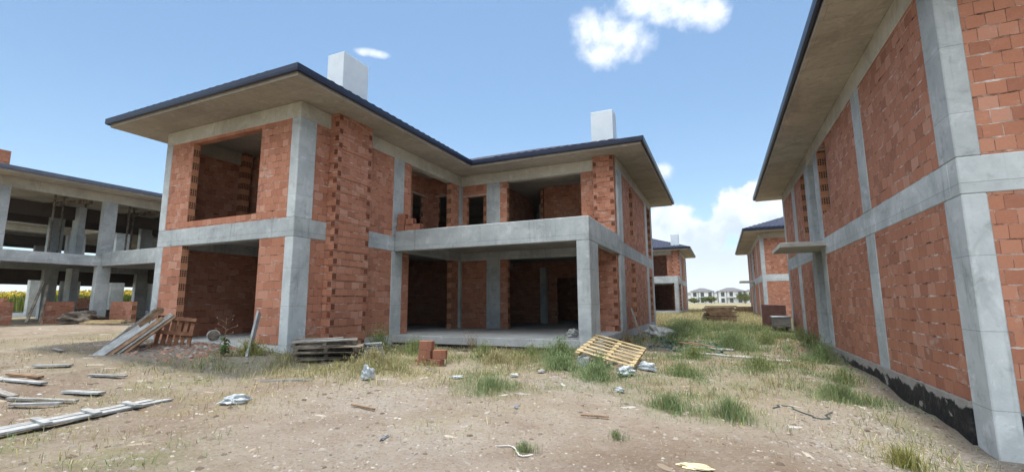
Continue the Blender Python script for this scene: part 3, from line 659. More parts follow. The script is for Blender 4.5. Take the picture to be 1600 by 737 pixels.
# ------------------------------------------------------------------ grass
DRYC = np.array([(.34,.29,.14),(.40,.35,.19),(.28,.24,.11),(.46,.42,.26),(.23,.165,.09),(.30,.29,.12)])
GRNC = np.array([(.15,.22,.085),(.20,.27,.11),(.115,.18,.08),(.25,.30,.14),(.18,.22,.12)])
def blades(x, y, z, h, w_, lean, tint, name, m='blade', parent=None):
    n = len(x); a = rng.uniform(0, 2*np.pi, n); la = rng.uniform(0, 2*np.pi, n)
    dx, dy = np.cos(a)*w_/2, np.sin(a)*w_/2; lx, ly = np.cos(la)*lean*h, np.sin(la)*lean*h
    V = np.empty((n, 5, 3))
    V[:,0] = np.stack([x-dx, y-dy, z-.02], 1); V[:,1] = np.stack([x+dx, y+dy, z-.02], 1)
    V[:,2] = np.stack([x+dx*.8+lx*.35, y+dy*.8+ly*.35, z+h*.6], 1); V[:,3] = np.stack([x-dx*.8+lx*.35, y-dy*.8+ly*.35, z+h*.6], 1)
    V[:,4] = np.stack([x+lx, y+ly, z+h*np.maximum(1-.35*lean, .35)], 1)
    b = np.arange(n)*5
    loops = np.stack([b,b+1,b+2,b+3,b+3,b+2,b+4], 1).ravel()
    me = bpy.data.meshes.new(name); me.vertices.add(n*5); me.vertices.foreach_set('co', V.ravel())
    me.loops.add(n*7); me.loops.foreach_set('vertex_index', loops); me.polygons.add(n*2)
    ls = np.stack([np.arange(n)*7, np.arange(n)*7+4], 1).ravel(); lt = np.tile([4,3], n)
    me.polygons.foreach_set('loop_start', ls); me.polygons.foreach_set('loop_total', lt); me.update(); me.validate()
    c = np.ones((n, 5, 4), np.float32); c[:,:,:3] = tint[:,None,:]
    at = me.color_attributes.new('tint', 'FLOAT_COLOR', 'POINT'); at.data.foreach_set('color', c.ravel())
    me.materials.append(M[m]); o = bpy.data.objects.new(name, me); COL.objects.link(o)
    if parent: o.parent = parent
    return o
def grass_field(name, lst, n, cols, hmin, hmax, base, xr, yr, seed, label):
    x = rng.uniform(*xr, n); y = rng.uniform(*yr, n)
    d = np.hypot(x-CAM.x, y-CAM.y)
    p = cover(x, y, lst)*np.clip(.45+fbm(x, y, .9, 3, seed)*2.6, 0, 1.2)+base*np.clip(fbm(x, y, .7, 3, seed+5)*4-.2, 0, 1)
    p = np.where(y > 18, np.maximum(p, .55*(base > 0)), p)
    keep = (rng.uniform(0, 1, n) < p) & ~inside(x, y) & (d > 1.6)
    x, y, d, p = x[keep], y[keep], d[keep], p[keep]
    rag = fbm(x, y, .33, 3, seed+8)+.6*fbm(x, y, 1.1, 2, seed+11); keep = (rag > -.02) | (y > 16) | (rng.uniform(0,1,len(x)) < .10); x, y, d, p = x[keep], y[keep], d[keep], p[keep]
    clump = 1+fbm(x, y, .5, 2, seed+2)*1.4
    h = rng.uniform(hmin, hmax, len(x))*np.clip(clump, .4, 1.7)*(.55+.6*np.clip(p, 0, 1)); h = np.where(y > 20, h*1.3, h)
    w_ = np.clip(.0042*np.sqrt(d/4), .004, .03)*rng.uniform(.7, 1.5, len(x))
    tint = cols[rng.integers(0, len(cols), len(x))]*rng.uniform(.8, 1.2, (len(x), 1))
    o = blades(x, y, ground_z(x, y), h*rng.uniform(.4, 1.0, len(x)), w_, rng.uniform(.15, 1.5, len(x)), tint*rng.uniform(.75,1.3,(len(x),1)), name)
    tag(o, label, 'grass', None, 'stuff')
grass_field('dry_grass', DRY, 380000, DRYC, .04, .26, .045, (-9,12.6), (-7.5,14), 21, 'sparse dry straw coloured grass on the dirt')
grass_field('dry_grass', DRY, 90000, DRYC, .2, .5, .25, (4,14), (14,60), 25, 'tall dry meadow grass in the alley between the houses')
FRONT = [(.8,-1.6,1.0,.9),(2.2,-1.4,1.1,1),(3.4,-.6,1.0,1),(4.4,.6,1.0,.9),(5.4,1.9,.9,.8),(3.0,1.6,1.0,1),(4.4,2.8,.9,.9),(2.0,2.8,.9,1),(5.6,3.2,.6,.8),(.6,1.0,.7,1),(1.4,-.2,.9,1),(.2,-1.0,.7,.9),(8.6,3.8,.8,.5),(10.4,2.4,.7,.5),(8.8,.8,.6,.5),(11.0,5.0,.8,.6),(11.6,-.4,.6,.5)]
FRC = np.vstack([DRYC*.9, DRYC*.9, GRNC[:3]*.9, YG_ := np.array([(.24,.24,.08),(.32,.29,.10),(.17,.20,.08)])])
grass_field('dry_weeds', FRONT, 300000, FRC, .12, .38, 0, (-1,12.4), (-3,7), 41, 'knee high dry weeds before the porch and in the alley')
ALLEY = [(8.6,7.6,1.6,.9),(10.2,8.6,1.6,1),(9.0,11,1.8,1),(11,12.5,1.4,.9),(8.2,14,1.6,1),(10,16,2,1),(9,19,2.2,1),(11.3,18,1.5,.8),(7.6,18.5,1.4,.9),(11,9,.9,.8),(8,22,2,.7)]
grass_field('green_grass', ALLEY, 170000, np.vstack([GRNC,GRNC,FRC[-3:]]), .15, .5, 0, (6.7,12.6), (6,24), 43, 'rank green grass filling the alley between the houses')
grass_field('green_grass', GRN, 420000, GRNC, .05, .28, 0, (-1,12.6), (-6.5,17), 31, 'patchy green grass around the houses')

def clump(x, y, r_, h, n, cols, label, name='weed', group='weed clumps', spread=.9, leafy=0, cat='weed'):
    z = gz(x, y); rt = root(name, (x, y, z)); a = rng.uniform(0, 2*np.pi, n); lob = 1+.45*np.sin(a*3+rng.uniform(0,6))+.25*np.sin(a*7+rng.uniform(0,6)); rr = np.abs(rng.normal(0, r_*.55, n))*lob
    bx, by = np.cos(a)*rr, np.sin(a)*rr
    hh = h*rng.uniform(.25, 1.0, n)**1.3*np.exp(-(rr/(r_*1.1))**2)+.05; tint = cols[rng.integers(0, len(cols), n)]*rng.uniform(.7, 1.3, (n, 1))
    dead = rng.uniform(0, 1, n) < .18; tint[dead] = DRYC[rng.integers(0, len(DRYC), dead.sum())]
    st = rng.bit_generator.state
    o = blades(bx, by, np.zeros(n), hh, rng.uniform(.004, .009, n), rng.uniform(.1, spread, n), tint, 'foliage', parent=rt)
    if leafy:
        m_ = leafy; k = rng.integers(0, n, m_); f_ = rng.uniform(.25, 1, m_)
        lx = bx[k]*(1+f_*.9)+rng.normal(0, .03, m_); ly = by[k]*(1+f_*.9)+rng.normal(0, .03, m_); lz = hh[k]*f_
        tl = cols[rng.integers(0, len(cols), m_)]*rng.uniform(.8, 1.35, (m_, 1))
        blades(lx, ly, lz, rng.uniform(.02, .05, m_), rng.uniform(.006, .016, m_), rng.uniform(.4, 1.2, m_), tl, 'leaves', parent=rt)
    tag(rt, label, cat, group); return rt
YG = np.array([(.22,.22,.05),(.30,.27,.07),(.15,.18,.05),(.36,.32,.12)])
BR = np.array([(.22,.13,.06),(.30,.18,.08),(.26,.19,.09)])
clump(6.15,2.62,.42,.55,900,GRNC,'round green bush against the front edge of the porch slab',leafy=2600)
clump(6.5,1.5,.38,.40,800,GRNC,'round green bush in front of the pallet, nearer than the porch bush',leafy=2200)
clump(7.5,.75,.42,.34,700,GRNC,'low green clump below the white plastic by the tilted pallet',leafy=1600)
clump(9.75,-.95,.40,.36,800,GRNC,'green grass tuft right of centre, at the rim of the bare dirt')
clump(8.95,-.9,.40,.30,700,GRNC,'green grass tuft left of its twin at the rim of the bare dirt')
clump(6.1,-1.0,.5,.28,800,GRNC,'spreading green tuft between the porch and the foreground dirt')
clump(7.83,-3.7,.16,.10,160,GRNC,'tiny green tuft alone on the foreground dirt')
clump(8.6,-2.9,.14,.10,110,GRNC,'small green sprig on the bare dirt right of the tiny tuft')
clump(7.3,1.75,.25,.42,300,GRNC,'upright green weed growing at the near edge of the yellow pallet',leafy=500)
clump(1.5,1.6,.35,.75,350,np.vstack([GRNC,YG]),'tall green weed with pale flowers by the pilaster',leafy=900)
clump(-.25,-.75,.35,.40,500,YG,'yellow green bush at the foot of the corner column',leafy=1600)
clump(.75,.0,.40,.55,420,BR,'brown dried weed against the brick corner wall',leafy=700)
clump(3.0,-.35,.45,.45,700,DRYC,'straw coloured bush right of the dark pallet stack',leafy=1500)
clump(4.9,1.6,.45,.40,600,DRYC,'dry straw clump right of the small brick stack',leafy=700)
clump(11.5,1.5,.65,.38,1300,GRNC,'long green tuft beside the bitumen plinth of the right house')
clump(10.0,7.6,.7,.55,1200,GRNC,'tall green clump in the middle of the alley',leafy=1200)
clump(8.3,9.5,.7,.7,1200,GRNC,'tall dark green clump by the rubble at the house side',leafy=1400)
clump(12.1,6.6,.4,.6,600,GRNC,'dark weed against the right house wall near the entrance',leafy=900)
clump(8.4,12.8,.8,.8,1100,GRNC,'far green clump along the side wall of the central house',leafy=1400)
clump(11.4,-1.9,.3,.3,400,YG,'yellow green tuft on the gravel by the right house corner')
clump(6.0,5.35-1.55,.2,.3,120,DRYC,'thin dry stalks at the edge of the porch slab')
clump(7.0,6.6,.3,.75,120,BR,'dry brown stalks in front of the brick wall behind the porch column',leafy=80)
clump(3.3,3.4,.35,.8,90,BR,'tall dead stalks in front of the left porch opening',leafy=90)

for x,y,r_,h,n_,lf,lb in [(11.9,3.2,.35,.40,500,700,'small green weed at the bitumen plinth, between the long tuft and the entrance weed'),(12.2,8.6,.45,.6,600,900,'bushy weed on the rubble at the right house wall'),(12.25,11.2,.5,.6,600,900,'bushy weed against the right house wall beyond its entrance'),
        (11.0,9.6,.6,.45,700,900,'low green weed in the alley near the right house rubble'),(9.0,5.0,.5,.36,600,700,'low green weed in front of the torn net'),(10.4,3.4,.5,.34,700,700,'green weed in the alley mouth, between the pale strips and the twin tufts'),(8.9,2.2,.45,.32,600,600,'green weed right of the yellow pallet'),
        (4.3,2.2,.35,.42,450,800,'leafy green weed before the middle of the porch slab'),(2.4,1.9,.35,.5,400,800,'leafy weed at the left end of the porch slab'),(5.3,2.9,.3,.40,380,600,'leafy weed at the porch slab edge, left of the round bush')]:
    clump(x,y,r_,h,n_,np.vstack([GRNC,GRNC,YG]),lb,leafy=lf)
# thistle in front of the garage opening
def thistle(x, y):
    rt = root('thistle', (x, y, gz(x, y))); mb = MB(); random.seed(3)
    top = Vector((.03,0,.82)); mb.tube([(0,0,-.03),(.015,0,.4),top], [.009,.007,.004], 5)
    ends = []
    for k in range(9):
        z = .42+.045*k; a = k*2.4; L = .26-.012*k; p = Vector((.02,0,z)); q = p+Vector((math.cos(a)*L, math.sin(a)*L, .10)); mb.tube([p,(p+q)/2+Vector((0,0,.02)),q],[.005,.004,.003],4); ends.append(q)
    mb.build('stem', 'wood_brown', rt)
    lv = MB()
    for k in range(46):
        a = random.uniform(0, 6.28); z = random.uniform(.02,.36); L = random.uniform(.12,.26)*(1-.6*z); d = Vector((math.cos(a), math.sin(a), 0)); s_ = Vector((-d.y, d.x, 0)); p = Vector((.01,0,z)); w0 = .035
        m_ = p+d*L*.5+Vector((0,0,.07)); e = p+d*L+Vector((0,0,random.uniform(-.03,.06)))
        lv.face([p, m_-s_*w0, e, m_+s_*w0])
    lv.build('leaves', 'shrub', rt, recalc=False)
    for q in ends+[top]: hd = MB(); hd.tube([q, q+Vector((0,0,.015)), q+Vector((0,0,.03))], [.008,.015,.006], 6); hd.build('flower_head', 'wood_brown', rt)
    tag(rt, 'tall dried thistle with green leaves in front of the garage opening', 'plant')
thistle(-.48, -1.25)

# ------------------------------------------------------------------ timber, pallets, bricks, rubbish
def along(o, a, b, up=(0,0,1)):
    pass
def pallet_mesh(root_o, Lx, Ly, ns, mname, j=.006, bottom=True):
    for k in range(ns):
        y = (k+.5)/ns*Ly; mb = MB(); mb.box(0, Lx, y-.045, y+.045, .10, .122, j=j); mb.build('slat', mname, root_o)
    for k in range(3):
        x = .05+k*(Lx-.1)/2; mb = MB(); mb.box(x-.045, x+.045, .0, Ly, .022, .098, j=j); mb.build('bearer', mname, root_o)
    if bottom:
        for k in range(3):
            y = .05+k*(Ly-.1)/2; mb = MB(); mb.box(0, Lx, y-.045, y+.045, .0, .020, j=j); mb.build('slat', mname, root_o)
def orient(o, origin, ex, ey):
    ex = Vector(ex).normalized(); ey = Vector(ey); ey = (ey-ex*ey.dot(ex)).normalized(); ez = ex.cross(ey)
    o.matrix_world = Matrix(((ex.x,ey.x,ez.x,origin[0]),(ex.y,ey.y,ez.y,origin[1]),(ex.z,ey.z,ez.z,origin[2]),(0,0,0,1)))
# yellow pallet leaning on the porch corner
yp = root('pallet'); pallet_mesh(yp, 1.27, 1.85, 7, 'wood_yellow', .008, False)
orient(yp, (6.71,1.86,-.17), (.971,.01,-.24), (.025,.989,.145)); tag(yp, 'yellow wooden pallet lying tilted by the porch corner', 'pallet', 'wooden pallets')
for k,(x,y,h,lb) in enumerate([(6.85,2.1,.24,'grey block under the near left end of the yellow pallet'),(6.9,3.45,.40,'grey block under the far left end of the yellow pallet')]):
    pb = MB(); pb.box(-.13,.13,-.2,.2,0,h,j=.01); q = pb.build('support_block','concrete'); q.location = (x,y,-.22+(.27 if k else 0)-h); q.rotation_euler = (0,0,.2); tag(q,lb,'block')
# dark stack by the corner column
zb = gz(1.9,-.9)-.01
STK = ['lowest pallet of the dark weathered stack at the house corner','second pallet from the ground in the dark weathered stack','third pallet from the ground in the dark weathered stack','topmost pallet of the dark weathered stack at the house corner']
dp0 = root('pallet'); pallet_mesh(dp0, 1.35, 1.0, 6, 'wood_dark', .022, True)
for k in range(4):
    o = dp0 if k == 0 else copy_tree(dp0)
    o.location = (1.15+.03*((k*7)%3), -.85+.02*((k*5)%3), zb+k*.126); o.rotation_euler = (0,0,R(33+[0,6,-4,8][k])); tag(o, STK[k], 'pallet', 'wooden pallets')
sc_ = MB(); sc_.bar((.1,-.25,0),(1.25,.15,.02),.14,.03); sc_.bar((.2,.0,.012),(1.0,.25,.05),.12,.03)
o = sc_.build('loose_board','wood_grey'); o.location = (1.35,-1.0,zb+.53); o.rotation_euler=(0,0,.4); tag(o,'two grey boards lying on the dark pallet stack','boards')
# sheet stack right of it
ss = MB()
for k in range(6): ss.box(-.28+.02*(k%3),.26-.015*k,-.22,.2+.02*(k%2),k*.06,k*.06+.045,j=.012)
o = ss.build('slab_stack','rag'); o.location=(2.05,1.05-.3,gz(2.05,.75)); o.rotation_euler=(0,0,.7); tag(o,'dark grey stack of thin sheets beside the flowering weed','sheet stack')
# pile of pallets and boards leaning at the left corner of the house
LP = [((-3.80,-2.10),'wood_grey','grey slatted pallet leaning leftmost in the pile at the house corner'),((-3.52,-2.16),'wood_brown','brown pallet leaning just right of the grey one in the corner pile'),((-3.25,-2.2),'wood_brown','brown pallet leaning in the middle of the corner pile')]
for k,((bx,by),mm,lb) in enumerate(LP):
    o = root('pallet'); pallet_mesh(o, .85, 1.42, 8, mm, .012, True)
    b0 = Vector((bx,by,gz(bx,by)-.02)); orient(o, b0, (-.87,.49,.02), (.46,.86,.95+.05*k)); tag(o, lb, 'pallet', 'wooden pallets')
o = root('pallet'); pallet_mesh(o, .82, .85, 6, 'wood_red', .01, False)
b0 = Vector((-3.35,-1.2,gz(-3.3,-1.2)-.02)); orient(o, b0, (.0,.16,1.0), (.55,.50,.0)); tag(o,'reddish pallet standing upright at the right end of the corner pile','pallet','wooden pallets')
WB = [((-3.12,-2.42),.14,.85,'wood_pale','wide whitish board leaning on the front of the pallet pile'),((-3.0,-2.36),.08,.95,'wood_pale','narrow whitish board leaning beside the wide one on the pallet pile'),
      ((-2.92,-2.26),.11,1.12,'wood_brown','dark brown plank leaning right of the whitish boards'),((-2.86,-2.16),.11,1.20,'wood_grey','grey plank leaning on the pallet pile, tallest of the boards'),((-2.78,-2.04),.10,1.12,'wood_brown','brown plank leaning rightmost on the pallet pile')]
for k,((bx,by),wd,L,mm,lb) in enumerate(WB):
    mb = MB(); z = gz(bx,by); a = Vector((bx,by,z-.02)); d = Vector((.40+.03*k,.76,.72+.03*k)).normalized(); mb.bar(a,a+d*(L+.12),wd,.03,j=.005,up=(.6,-.3,.7)); o = mb.build('leaning_board',mm); tag(o,lb,'board','boards on the corner pallet pile')
mb = MB(); z = gz(-.09,-.95); mb.bar((-.09,-.95,z-.05),(-.62,-.33,.80),.17,.05,j=.006,up=(1,.9,.3)); tag(mb.build('leaning_board','wood_pale'),'pale grey board leaning on the brick pier beside the corner column','board')
mb = MB(); mb.bar((7.15,8.6,gz(7.1,8.6)-.03),(6.66,9.75,.72),.16,.03,j=.005,up=(1,0,.5)); tag(mb.build('leaning_board','wood_grey'),'grey board leaning on the side wall behind the tilted pallet','board')
mb = MB(); mb.bar((7.45,7.9,gz(7.4,7.9)-.02),(6.8,9.0,.35),.10,.03,j=.005,up=(1,0,.5)); tag(mb.build('leaning_board','wood_brown'),'short brown board propped low on the side wall rubble','board')
# bucket on the garage floor
def bucket(loc):
    rt = root('bucket', loc); mb = MB(); n = 18; a = []; b = []
    mb.tube([(0,0,0),(.0,.30,0)],[.13,.16],n); o = mb.build('body','bucket',rt,smooth=False)
    m2 = MB(); m2.tube([(0,.301,0),(0,.306,0)],[.145,.145],n); m2.build('mouth','wood_dark',rt)
    m3 = MB(); m3.tube([(math.cos(k/8*math.pi)*.17,.30+.13*math.sin(k/8*math.pi),0) for k in range(9)],.005,5); m3.build('handle','hose',rt)
    rt.rotation_euler = (R(0),0,R(-115)); return rt
tag(bucket((-3.35,.35,.15)),'grey bucket lying on its side on the garage floor','bucket')
# bricks
def brick_mesh():
    mb = MB(); mb.box(0,.29,0,.19,0,.19,0,j=.002); mb.box(-.002,.001,.015,.175,.015,.175,1); mb.box(.289,.292,.015,.175,.015,.175,1); return mb
b0 = brick_mesh().build('hollow_brick',['brick_square','brick_holes'],None,.004)
gb = gz(3.8,.5)-.07
b1m = MB(); b1m.box(0,.29,0,.19,0,.19,0,j=.003); b1 = b1m.build('hollow_brick','brick_old',None,.004)
BRK = [((3.50,.42,gb),0,.05,'brick lying left in the base row of the small stack by the porch'),((3.82,.46,gb),0,.02,'brick lying right in the base row of the small stack by the porch'),((3.56,.45,gb+.192),0,.08,'brick in the middle row, left of the porch stack'),((3.90,.50,gb+.192),0,.35,'brick in the middle row, right of the porch stack'),((3.57,.46,gb+.384),0,.2,'topmost brick of the small stack in front of the porch'),((3.2,1.0,gz(3.2,1.0)-.04),0,.5,'reddish brick half hidden in weeds left of the porch stack'),
       ((.04,4.03,3.375),0,0,'lower left brick of the pile on the balcony edge'),((.36,4.04,3.375),0,.03,'lower middle brick of the pile on the balcony edge'),((.68,4.02,3.375),0,-.05,'lower right brick of the pile on the balcony edge'),((.05,4.04,3.57),0,.02,'second row left brick of the balcony pile'),((.40,4.02,3.57),0,-.04,'second row right brick of the balcony pile'),((.06,4.04,3.762),0,.03,'topmost brick of the pile on the balcony edge')]
for k,(lc,ry,rz,lb) in enumerate(BRK):
    o = b0 if k == 6 else (b1 if k == 0 else (b1 if k < 6 else b0).copy())
    if k not in (0, 6): COL.objects.link(o)
    if ry: o.location = (lc[0]+.19,lc[1],lc[2]); o.rotation_euler = (0,R(-90),0)
    else: o.location = lc; o.rotation_euler = (0,0,rz)
    tag(o,lb,'brick','loose hollow bricks')
# formwork panel in the foreground
def pt(x,y,dz=0.0): return Vector((x,y,gz(x,y)+dz))
rt = root('ladder_walkway',(2.3,-4.9,gz(2.3,-4.9)))
a1,a2 = Vector((2.05,-4.05,.05)), Vector((2.35,-6.1,.05)); L0 = Vector(rt.location)
za = max(gz(2.2,-4.2),gz(2.3,-5),gz(2.3,-5.8))+.03
for dx,mm in ((0,'wood_pale'),(.19,'wood_pale')):
    mb = MB(); mb.bar(Vector((2.02+dx,-4.0+dx*.7,za))-L0,Vector((2.22+dx,-6.2,za))-L0,.15,.035,j=.005); mb.build('board',mm,rt)
for y in (-4.35,-4.82,-5.32,-5.9):
    mb = MB(); xx = 2.05+(-4.0-y)*.09; mb.bar(Vector((xx-.12,y+.03,za+.034))-L0,Vector((xx+.33,y-.02,za+.034))-L0,.08,.03,j=.004); mb.build('cleat','wood_pale',rt)
tag(rt,'whitish ladder like board panel with cross cleats on the ground, bottom left','board walkway')
# loose boards left
LB = [((-1.5,-4.55),(.35,-4.15),.13,'wood_pale'),((-.9,-4.9),(.75,-4.75),.12,'wood_grey'),((.3,-4.3),(1.35,-4.0),.14,'wood_pale'),((.6,-5.0),(1.5,-4.5),.10,'wood_pale'),((.2,-4.9),(1.6,-4.2),.08,'wood_grey'),((-1.9,-4.2),(-.3,-4.1),.10,'wood_brown'),((-2.6,-3.6),(-1.6,-3.1),.12,'wood_pale'),((-.6,-3.6),(.4,-3.2),.10,'wood_grey'),((-5.2,-2.3),(-3.9,-2.6),.1,'wood_grey')]
LN = ['whitish','long grey','wide whitish','short whitish','thin grey','brown','pale far','grey far','grey']
LT = ['whitish board at the left edge behind the formwork panel','long grey board lying nearest to the left frame edge','wide whitish board lying just behind the panel end','short pale board with one end towards the panel','thin grey lath crossing the other loose boards','brown board lying at the back of the loose boards','pale board apart from the others, nearest the leaning pallets','grey board on the dirt right of the loose board heap','grey board on the dirt left of the leaning pallets']
for (a,b,wd,mm),lb in zip(LB,LT):
    b = (a[0]+(b[0]-a[0])*.62, a[1]+(b[1]-a[1])*.62); wd *= .85
    mb = MB(); mb.bar(pt(*a,.035),pt(*b,.045),wd,.03,j=.006); tag(mb.build('loose_board',mm),lb,'board','loose boards on the ground')
# yellow timber by the frame building
mb = MB()
for k in range(4): mb.bar((-15.9,2.75+.12*k,gz(-15,3)+.06+.07*(k%2)),(-13.6,3.2+.12*k,gz(-15,3)+.1+.07*(k%2)),.11,.09,j=.01)
tag(mb.build('timber_bundle','wood_yellow'),'yellow timber beams lying in front of the left concrete frame','timber')
for k,(x0,y0,x1,y1,zt) in enumerate([(-17.3,1.5,-18.1,2.2,2.1),(-17.2,1.9,-18.0,2.3,1.9)]):
    mb = MB(); mb.bar((x0,y0,.25),(x1,y1,zt),.09,.05); tag(mb.build('leaning_board','wood_dark'),['grey prop leaning inside the left frame, taller one','grey prop leaning inside the left frame, shorter one'][k],'board','props in the frame building')
PR = [(-19.2,2.6),(-20.4,3.4),(-19.0,5.6),(-20.6,6.6),(-21.6,4.8),(-19.8,8.4),(-15.8,9.8),(-14.2,10.4),(-13.2,9.6),(-16.2,12.0),(-14.6,13.2),(-19.4,11.4),(-21.4,9.6),(-12.4,12.2)]
pm = MB(); pm.tube([(0,0,0),(0,0,3.1)],.045,6); pm.box(-.12,.12,-.12,.12,3.06,3.09); pm.box(-.10,.10,-.10,.10,0,.02); p0 = None
for k,(x,y) in enumerate(PR):
    if p0 is None: o = p0 = pm.build('formwork_prop','wood_dark')
    else: o = p0.copy(); COL.objects.link(o)
    o.location = (x,y,3.35); o.rotation_euler = (0,0,k*.7); tag(o,'thin dark prop standing on the upper floor of the left concrete frame','prop','props on the upper floor of the left frame')
for k,(a,b,lb) in enumerate([((-21.8,3.0,6.05),(-18.2,3.6,6.05),'dark timber stringer under the roof slab of the left frame, nearest one'),((-21.8,6.2,6.0),(-18.2,6.6,6.0),'dark timber stringer under the roof slab of the left frame, middle one'),((-17,11,6.0),(-11.6,10.4,6.0),'dark timber stringer in the wing of the left frame')]):
    mb = MB(); mb.bar(a,b,.12,.22); tag(mb.build('timber_beam','wood_dark'),lb,'timber')
mb = MB(); mb.box(-.8,.8,-.35,.35,0,.35,j=.04); mb.box(-.6,.7,-.3,.3,.36,.6,j=.05); o = mb.build('material_stack','wood_dark'); o.location = (-14.6,6.4,3.36); tag(o,'dark stack of sheets on the upper floor of the left frame','stack')
M['earth'] = simple('loose_earth', (.15,.115,.09), (.27,.23,.19), 5, .95, .1, .6)
# far board stacks in the alley
def board_stack(x, y, n, L, Wd, rz, mm, lb, seed):
    random.seed(seed); mb = MB(); z = 0
    for k in range(n):
        h = random.uniform(.035,.06)
        for q in range(5):
            o_ = random.uniform(-.24,.24); yy = -Wd/2+(q+.5)*Wd/5; mb.box(-L/2+o_, L/2+o_+random.uniform(-.15,.1), yy-Wd/11, yy+Wd/11, z, z+h, q%2, j=.01)
        z += h+random.uniform(.008,.03)
    o = mb.build('board_stack',[mm,'wood_dark']); o.location = (x,y,gz(x,y)-.02); o.rotation_euler = (0,0,rz); tag(o,lb,'board stack','stacks of boards in the alley')
board_stack(9.62,23,16,1.5,1.0,.1,'wood_brown','large brown stack of boards standing in the alley meadow',5)
board_stack(12.0,45,11,1.6,1.2,.0,'wood_brown','smaller farther stack of boards beside the second right house',6)
# chest-like timber box by the right house
rt = root('timber_crate',(12.15,15.9,gz(12.15,15.9)))
mb = MB(); mb.box(-.33,.33,-.5,.5,.22,.62,j=.01); mb.build('body','wood_grey',rt)
mb = MB(); mb.box(-.38,.38,-.55,.55,.62,.66,j=.01); mb.build('top','plastic',rt)
for s1 in (-1,1):
    for s2 in (-1,1): mb = MB(); mb.box(s1*.27-.05,s1*.27+.05,s2*.42-.05,s2*.42+.05,0,.22); mb.build('leg','wood_dark',rt)
tag(rt,'low timber crate on blocks beside the far wall of the right house','crate')
mb = MB(); mb.box(-.45,.55,-.05,.05,0,1.15,j=.02); o = mb.build('board_sheet','sack_red'); o.location = (12.0,17.6,gz(12,17.6)); tag(o,'dull red sheet standing behind the timber crate','sheet')

# crumpled bags and sheets
def crumple(name, loc, sx_, sy_, sz_, m, seed, lb, cat, flat=False):
    bm = bmesh.new(); bmesh.ops.create_icosphere(bm, subdivisions=4, radius=1.0); rs = np.random.default_rng(seed); ph = rs.uniform(0, 6, 12)
    for v in bm.verts:
        p = v.co.copy(); q = 1+.16*math.sin(p.x*5+ph[0]+2*p.y)+.12*math.sin(p.y*7+ph[1]+p.z*3)+.10*math.sin(p.z*9+ph[2]+p.x*4)+.06*math.sin(17*p.x+ph[3]+9*p.z)+.05*abs(math.sin(13*p.y+ph[4]-7*p.x))
        p = p*q; v.co = Vector((p.x*sx_, p.y*sy_, max(p.z, -.35)*sz_))
    me = bpy.data.meshes.new(name); bm.to_mesh(me); bm.free(); me.materials.append(M[m])
    o = bpy.data.objects.new(name, me); COL.objects.link(o); o.location = loc; o.rotation_euler = (0,0,rs.uniform(0, 3)); tag(o, lb, cat); return o
def G(x, y, dz=0.0): return (x, y, gz(x, y)+dz)
crumple('plastic_bag',G(3.85,-1.5,.08),.11,.08,.15,'plastic',1,'upright whitish plastic bag in the dry grass, left of centre','bag')
crumple('plastic_bag',G(3.3,-3.6,.03),.19,.10,.075,'plastic',2,'flat grey plastic bag on the dirt at lower left','bag')
crumple('plastic_sheet',G(7.9,1.5,.06),.26,.12,.10,'plastic',3,'white plastic sheeting below the tilted yellow pallet','plastic sheet')
crumple('plastic_sheet',G(8.2,2.3,.05),.08,.20,.11,'plastic',4,'torn plastic strip at the right end of the yellow pallet','plastic sheet')
crumple('cement_bag',(5.75,5.0,.09),.20,.14,.14,'bag',5,'white bag on the porch floor behind the column','bag')
crumple('cement_bag',G(7.6,9.4,.15),.45,.35,.28,'bag',6,'pale bag heap on the rubble beside the side wall','bag')
crumple('rag',G(5.0,-.3,.03),.11,.07,.035,'plastic',7,'pale crumpled rag left of the green tuft, before the porch','rag')
crumple('stone_block',G(8.1,-.2,.03),.08,.06,.05,'plastic',8,'single bluish white lump on the dirt below the plastic sheeting','stone')
crumple('cardboard_scrap',G(9.45,-3.6,.01),.14,.06,.02,'card',9,'flat yellowish scrap on the bare dirt in the right foreground','scrap')
crumple('rag',G(6.3,-4.0,.008),.08,.02,.016,'rag',10,'small blue grey rag on the bare foreground dirt','rag')
crumple('tarp',G(7.0,-2.0,.006),.09,.03,.014,'rag',11,'small dark blue grey scrap on the dirt left of the twin green tufts','scrap')
crumple('stone_block',G(6.3,.9,.03),.07,.05,.045,'bag',12,'white lump of plaster between the two round bushes','stone')
crumple('stone_block',G(6.0,.2,.03),.08,.06,.04,'bag',13,'pale lump of plaster before the round bushes','stone')
crumple('earth_heap',(-16.6,3.0,.35),.75,.6,.35,'earth',31,'grey earth heap inside the left concrete frame','heap')
crumple('earth_heap',(-20.4,5.2,.3),1.2,.9,.45,'earth',32,'second earth heap deeper in the left concrete frame','heap')
# net on the ground in the alley
nx2 = 26; mb = MB(); net = np.zeros((nx2+1, 15, 3))
for i in range(nx2+1):
    for j in range(15):
        x = 7.7+i/nx2*2.1; y = 6.2+j/14*2.3+.25*math.sin(i*.5); net[i,j] = (x, y, gz(x,y)+.03+.03*math.sin(i*1.3+j)+.03*math.sin(j*1.9-i*.6))
for i in range(nx2):
    for j in range(14):
        if random.random() < .42: mb.face([net[i,j],net[i+1,j],net[i+1,j+1],net[i,j+1]])
tag(mb.build('debris_net','net',recalc=False),'torn teal debris net lying on the ground in the alley','net')
